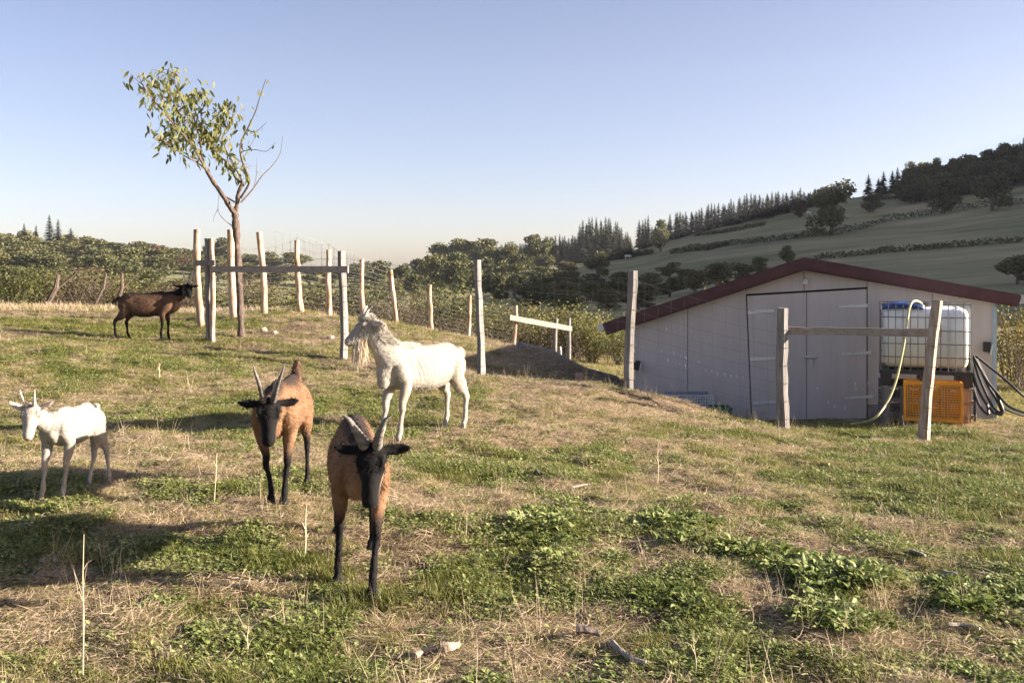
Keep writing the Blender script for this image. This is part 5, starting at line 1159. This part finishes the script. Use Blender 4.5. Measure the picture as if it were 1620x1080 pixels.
def spread(n, d0, d1, rg, p=1.0, margin=1.2):
    """random spots over the part of the meadow the photograph shows, and a margin round it"""
    u = rg.uniform(0, 1, n); d = (d0 ** (1 - p) + u * (d1 ** (1 - p) - d0 ** (1 - p))) ** (1 / (1 - p)) if p != 1 else d0 * (d1 / d0) ** u
    x = rg.uniform(-1, 1, n) * (d * .515 + margin); return x, d
def blocked(x, y):
    return (x > 1.62) & (x < 6.45) & (y > 13.15) & (y < 17.8) | ((x > 4.5) & (x < 5.6) & (y > 12.08) & (y < 13.1))
rg = np.random.default_rng(77)
TA = [tuft('grass_tuft', 300 + i, 34, .05, .014, .042, .0032, .65, .5, M['grass']) for i in range(4)]
TL = [tuft('grass_tuft', 320 + i, 34, .06, .03, .085, .0036, .55, .5, M['grass']) for i in range(3)]
TS = [tuft('straw_tuft', 340 + i, 18, .08, .03, .11, .0030, .5, .4, M['grass'], 3, 1) for i in range(4)]
CL = [rosette('clover', 360 + i, 26, .07, .012, .030, .7, M['weed'], .5, .03) for i in range(3)]
DK = [rosette('dock_plant', 380 + i, 40, .11, .03, .085, .46, M['weed'], 1.0, .08) for i in range(4)]
ST = [tuft('dry_stalks', 400 + i, 5, .05, .12, .34, .0026, .22, .15, M['grass']) for i in range(4)]
# short turf
x, y = spread(150000, 3.2, 20, rg, 1.25); g, w, b_ = cover(x, y); k = rg.uniform(size=len(x)) < np.clip(.25 + .95 * g - .55 * b_, .06, 1); k &= ~blocked(x, y); x, y, g = x[k], y[k], g[k]; z = height(x, y)
scatter('short_grass', np.stack([x, y, z], 1), rg.uniform(.6, 1.25, len(x)) * (.75 + .4 * g) * (1 + .05 * np.maximum(y - 6, 0)), np.clip(.74 - .55 * g + rg.normal(size=len(x)) * .2, 0, 1), rg.integers(0, 4, len(x)), TA, seed=1)
# longer lush grass
x, y = spread(60000, 3.2, 18, rg, 1.2); g, w, b_ = cover(x, y); k = (rg.uniform(size=len(x)) < np.clip((g - .66) * 1.5, 0, .6)) & ~blocked(x, y); x, y, g = x[k], y[k], g[k]; z = height(x, y)
scatter('lush_grass', np.stack([x, y, z], 1), rg.uniform(.55, 1.2, len(x)), np.clip(.42 - .32 * g + rg.normal(size=len(x)) * .12, 0, 1), rg.integers(0, 3, len(x)), TL, seed=2)
# straw and dead grass lying about
x, y = spread(110000, 3.2, 20, rg, 1.2); g, w, b_ = cover(x, y); k = (rg.uniform(size=len(x)) < np.clip(.72 - .72 * g - .15 * b_, .05, .6)) & ~blocked(x, y); x, y, g = x[k], y[k], g[k]; z = height(x, y)
scatter('dry_grass', np.stack([x, y, z + .002], 1), rg.uniform(.5, 1.1, len(x)) * (1 + .05 * np.maximum(y - 6, 0)), np.clip(.84 + rg.normal(size=len(x)) * .18, .4, 1), rg.integers(0, 4, len(x)), TS, seed=3)
# clover and low leaves
x, y = spread(110000, 3.2, 13, rg, 1.3); g, w, b_ = cover(x, y); k = rg.uniform(size=len(x)) < np.clip((g - .32) * 1.5 * (fbm(x * 2, y * 2 + 9, 2) > .42), .015, .8); x, y = x[k], y[k]; z = height(x, y)
scatter('clover', np.stack([x, y, z], 1), rg.uniform(.6, 1.2, len(x)), rg.uniform(.2, 1, len(x)), rg.integers(0, 3, len(x)), CL, seed=4)
# broad weeds in the lush patches
x, y = spread(26000, 3.3, 8.5, rg, 1.2, .6); g, w, b_ = cover(x, y); k = rg.uniform(size=len(x)) < np.clip((w - .22) * .9 * (fbm(x * 3.2, y * 3.2 + 5, 2) > .46), 0, .5); x, y, w = x[k], y[k], w[k]; z = height(x, y)
scatter('broadleaf_weeds', np.stack([x, y, z], 1), rg.uniform(.5, 1.05, len(x)) * (.55 + .6 * w), rg.uniform(.1, 1, len(x)), rg.integers(0, 4, len(x)), DK, seed=5)
# upright dry stalks
x, y = spread(9000, 3.3, 19, rg, 1.0); g, w, b_ = cover(x, y); k = (rg.uniform(size=len(x)) < np.clip(.22 - .15 * g + .5 * ((y > 11) & (y < 13) & (x > -2)), .03, .6) * .45) & ~blocked(x, y); x, y = x[k], y[k]; z = height(x, y)
scatter('dry_stalks', np.stack([x, y, z], 1), rg.uniform(.35, .95, len(x)), rg.uniform(.75, 1, len(x)), rg.integers(0, 4, len(x)), ST, seed=6)
# crumbs of earth and droppings on the trodden ground
M['crumb'] = rough_mat('earth_crumb', [(.3, (.05, .035, .026)), (.7, (.14, .098, .068))], scale=30, bump=.5)
def crumb(seed):
    bm = bmesh.new(); bmesh.ops.create_icosphere(bm, subdivisions=1, radius=.5); rr = random.Random(seed)
    for v in bm.verts: v.co *= rr.uniform(.7, 1.2); v.co.z *= .7
    me = bpy.data.meshes.new('earth_crumb'); bm.to_mesh(me); bm.free(); me.materials.append(M['crumb']); return bpy.data.objects.new('earth_crumb', me)
x, y = spread(12000, 3.3, 11, rg, 1.3); g, w, b_ = cover(x, y); k = rg.uniform(size=len(x)) < np.clip(.12 + .5 * b_ - .1 * g, .03, .6); x, y = x[k], y[k]; z = height(x, y)
scatter('earth_crumbs', np.stack([x, y, z + .004], 1), rg.uniform(.008, .035, len(x)) * rg.uniform(.5, 1.3, len(x)), rg.uniform(0, 1, len(x)), rg.integers(0, 3, len(x)), [crumb(i) for i in range(3)], rot=rg.uniform(0, 6.28, (len(x), 3)), seed=9)
# dry grass crest at left and rough growth far off
x = rg.uniform(-14, 14, 26000); y = rg.uniform(17, 34, 26000); k = ~blocked(x, y); x, y = x[k], y[k]; z = height(x, y); cr = ss(-2, -5, x) * ss(16, 18, y) * ss(22, 19, y)
scatter('rough_grass', np.stack([x, y, z], 1), rg.uniform(.8, 1.9, len(x)) * (1 + .5 * cr), np.clip(.55 + .3 * cr + rg.normal(size=len(x)) * .18, 0, 1), rg.integers(0, 3, len(x)), TL, seed=7)
# ------------------------------------------------------------------ single things lying or standing in the grass
M['straw'] = plain('dry_stalk', (.52, .42, .27), rough=.8)
for i, (px, yt, yb, w, lb) in enumerate(((131, 850, 1078, 2.0, 'tall thin dry stalk at the lower left'), (482, 800, 882, 2.6, 'short straight dry stalk left of the nearest goat'), (338, 690, 800, 1.4, 'thin slanting dry stem between kid and brown goat'), (1040, 700, 768, 1.6, 'lone pale dry stem in the middle of the grass'), (1100, 1000, 1078, 1.6, 'dry stem at the bottom edge right of centre'), (390, 1000, 1050, 2.0, 'forked dry stem in the front grass'), (252, 575, 600, 1.4, 'short dry stem below the dark goat'))):
    c = cast(px, yb); s = c.y / F; h = (yb - yt) * s; dx = (8 if i in (2,) else (-1, 2)[i % 2]) * s
    mb = MB(); mb.tube([c - Vector((0, 0, .02)), c + Vector((dx * .3 + .004, 0, h * .4)), c + Vector((dx * .6 - .003, .01, h * .7)), c + Vector((dx, .015, h))], [w * s / 2 * k for k in (1.1, 1, .85, .5)], 6)
    for q in range(3): a = c + Vector((dx * .5, 0, h * (.35 + .2 * q))); mb.tube([a, a + Vector((.015 * (-1) ** q, .005, .03)), a + Vector((.03 * (-1) ** q, .01, .04))], [w * s / 4, w * s / 5, w * s / 9], 4)
    mb.thing('dry_stalk', M['straw'], lb, 'stalk')
M['pale_wood'] = rough_mat('bleached_stick', [(.3, (.18, .155, .13)), (.7, (.42, .38, .33))], scale=14, stretch=(1, 1, 1), bump=.8, dist=.01)
for pts, w, lb, mt in ((((966,1030),(980,1042),(998,1055),(1022,1066)), 9, 'pale bleached stick on the ground at the bottom centre', 'pale_wood'), (((1440,880),(1452,886),(1464,892)), 7, 'short grey stick on the bare patch at right', 'pale_wood'), (((1500,1003),(1525,1005),(1550,1012)), 7, 'grey stick under the weeds at the right edge', 'pale_wood'), (((656,1052),(672,1046),(690,1041)), 11, 'brown bark chunk in the front grass, left one of two', 'plank_post'), (((698,1042),(712,1038),(726,1034)), 12, 'brown bark chunk in the front grass, right one of two', 'plank_post'), (((912,1010),(930,1013),(950,1018)), 14, 'dark brown turned sod beside the bleached stick', 'dark_wood'), (((1330,985),(1342,990),(1356,990)), 11, 'broken bark piece on the bare spot below the weeds', 'plank'), (((1490,918),(1505,922),(1518,923)), 8, 'grey flat stone or clod right of the weed bank', 'pale_wood'), (((848,755),(852,756),(858,756)), 6, 'small dark clod in the middle meadow', 'dark_wood'), (((905,778),(920,774),(930,773)), 3, 'thin pale twig in the middle meadow', 'pale_wood')):
    pp = [cast(*p) for p in pts]; mb = MB(); rr = random.Random(int(pts[0][0])); r0 = w / F * pp[0].y / 2 * 1.15; n = len(pp); cp = curve_path([p + Vector((0, 0, r0 * .7 + .022)) for p in pp], 4)
    mb.tube(cp, [r0 * rr.uniform(.75, 1.15) * (1 - .45 * i / len(cp)) for i in range(len(cp))], 8, jit=.25, seed=int(pts[0][1]))
    mb.thing('stick' if 'stick' in lb or 'twig' in lb else ('bark_piece' if 'bark' in lb else 'clod'), M[mt], lb, 'stick' if 'stick' in lb or 'twig' in lb else ('bark' if 'bark' in lb else 'clod'))
def rock(px, py, wpx, hpx, mat, lb, nm='stone', square=False):
    c = cast(px, py); s = c.y / F; rr = random.Random(int(px)); bm = bmesh.new()
    if square: bmesh.ops.create_cube(bm, size=2); bmesh.ops.bevel(bm, geom=bm.edges[:], offset=.25, segments=2, affect='EDGES')
    else: bmesh.ops.create_icosphere(bm, subdivisions=2, radius=1)
    for v in bm.verts: v.co *= rr.uniform(.86, 1.12); v.co = Vector((v.co.x * wpx * s / 2, v.co.y * wpx * s / 2.4, v.co.z * hpx * s / 2 + hpx * s * .4))
    me = bpy.data.meshes.new(nm); bm.to_mesh(me); bm.free(); me.materials.append(M[mat]); o = link(nm, me, None, c); o.rotation_euler = (0, 0, rr.uniform(-.4, .4)); tag(o, lb, 'stone' if nm == 'stone' else 'brick')
rock(916, 606, 13, 16, 'brickred', 'pinkish broken brick standing on the bank left of the tall grey post', 'broken_brick', True)
rock(417, 526, 13, 9, 'stone', 'rounded tan stone on the mound right of the fruit tree')
rock(434, 529, 11, 7, 'stone', 'flat pale stone on the mound right of the tan stone')
rock(523, 537, 12, 7, 'stone', 'whitish stone on the mound slope left of the second grey post')
rock(135, 801, 10, 7, 'brickred', 'small reddish clod below the white kid')
# fallen beam behind the bank
mb = MB(); pts = [P(822, 566, 15.6), P(870, 577, 16.4), P(920, 588, 17.2), P(975, 601, 18.2)]
for p in pts: p.z = gz(p.x, p.y) + .05
mb.tube(pts, [.07, .075, .07, .065], 8, jit=.08, seed=4); mb.thing('fallen_beam', M['old_wood'], 'grey beam lying on the bank behind the fence', 'beam')

# ------------------------------------------------------------------ evening haze
m, N, L, b = nt('evening_haze'); N.remove(b); pv = N.new('ShaderNodeVolumePrincipled'); pv.inputs['Color'].default_value = (.92, .95, 1, 1); pv.inputs['Density'].default_value = .00012; pv.inputs['Anisotropy'].default_value = .2
L.new(pv.outputs[0], N['Material Output'].inputs['Volume'])
mb = MB(); mb.box((0, 250, 45), (1400, 760, 165)); hzb = mb.build('haze', m); hzb['kind'] = 'stuff'

# ------------------------------------------------------------------ labels that point to one shrub or tree each
MARK = [(18, 'the far left end of the hedge'), (73, 'the thick leaning trunk'), (150, 'the thin forked stem'), (190, 'the grey stump'), (240, "the dark goat's back"), (311, 'the leftmost round pole'), (378, 'the fruit tree trunk'), (418, 'the pole beside the fruit tree'), (474, 'the third peeled pole'),
        (521, 'the fourth peeled pole'), (543, 'the second grey post'), (574, "the pole by the billy goat"), (622, "the pole above the billy goat's neck"), (681, "the pole above the billy goat's back"), (742, 'the thinnest pole'), (760, 'the third grey post'), (812, 'the left end of the pale rail'), (900, 'the right end of the pale rail'), (960, 'the left tip of the shed roof'), (1000, 'the grey post before the shed'), (1090, 'the left slope of the shed roof'), (1200, 'the upper left slope of the shed roof'), (1610, 'the right tip of the shed roof')]
seen = set()
def single_out(group, kinds):
    obs = [o for o in col.objects if o.parent is None and o.get('group') == group]; obs.sort(key=lambda o: o.location.y)
    for i, o in enumerate(obs):
        px = CX + F * o.location.x / o.location.y; mx, mt = min(MARK, key=lambda m_: abs(m_[0] - px)); rel = 'behind' if abs(mx - px) < 9 else ('left of' if px < mx else 'right of')
        row = ('nearest', 'middle', 'farthest')[min(2, i * 3 // len(obs))]
        for q in (kinds(o), row + '-row ' + kinds(o), 'other ' + row + '-row ' + kinds(o), 'taller ' + row + '-row ' + kinds(o), 'smaller ' + row + '-row ' + kinds(o)):
            lb = q + ' ' + rel + ' ' + mt
            if lb not in seen: break
        seen.add(lb); o['label'] = lb
def shrub_kind(o):
    mats = [c.data.materials[0].name for c in o.children if c.name.startswith('foliage')]; m_ = mats[0] if mats else ''
    return 'dry twiggy hedge shrub' if 'dry' in m_ else ('pale olive hedge shrub' if 'olive' in m_ else 'dark leafy hedge shrub')
keep = {o.name: o['label'] for o in col.objects if o.get('group') in (LH, MH) and o['label'] not in (hl, ml)}
single_out(LH, shrub_kind); single_out(MH, shrub_kind)
for k_, v_ in keep.items(): bpy.data.objects[k_]['label'] = v_
single_out('scrub trees in the field beyond the left hedge', lambda o: 'low round field tree'); single_out(GB, lambda o: 'dim hill-foot tree'); single_out(GM, lambda o: 'round skyline tree')
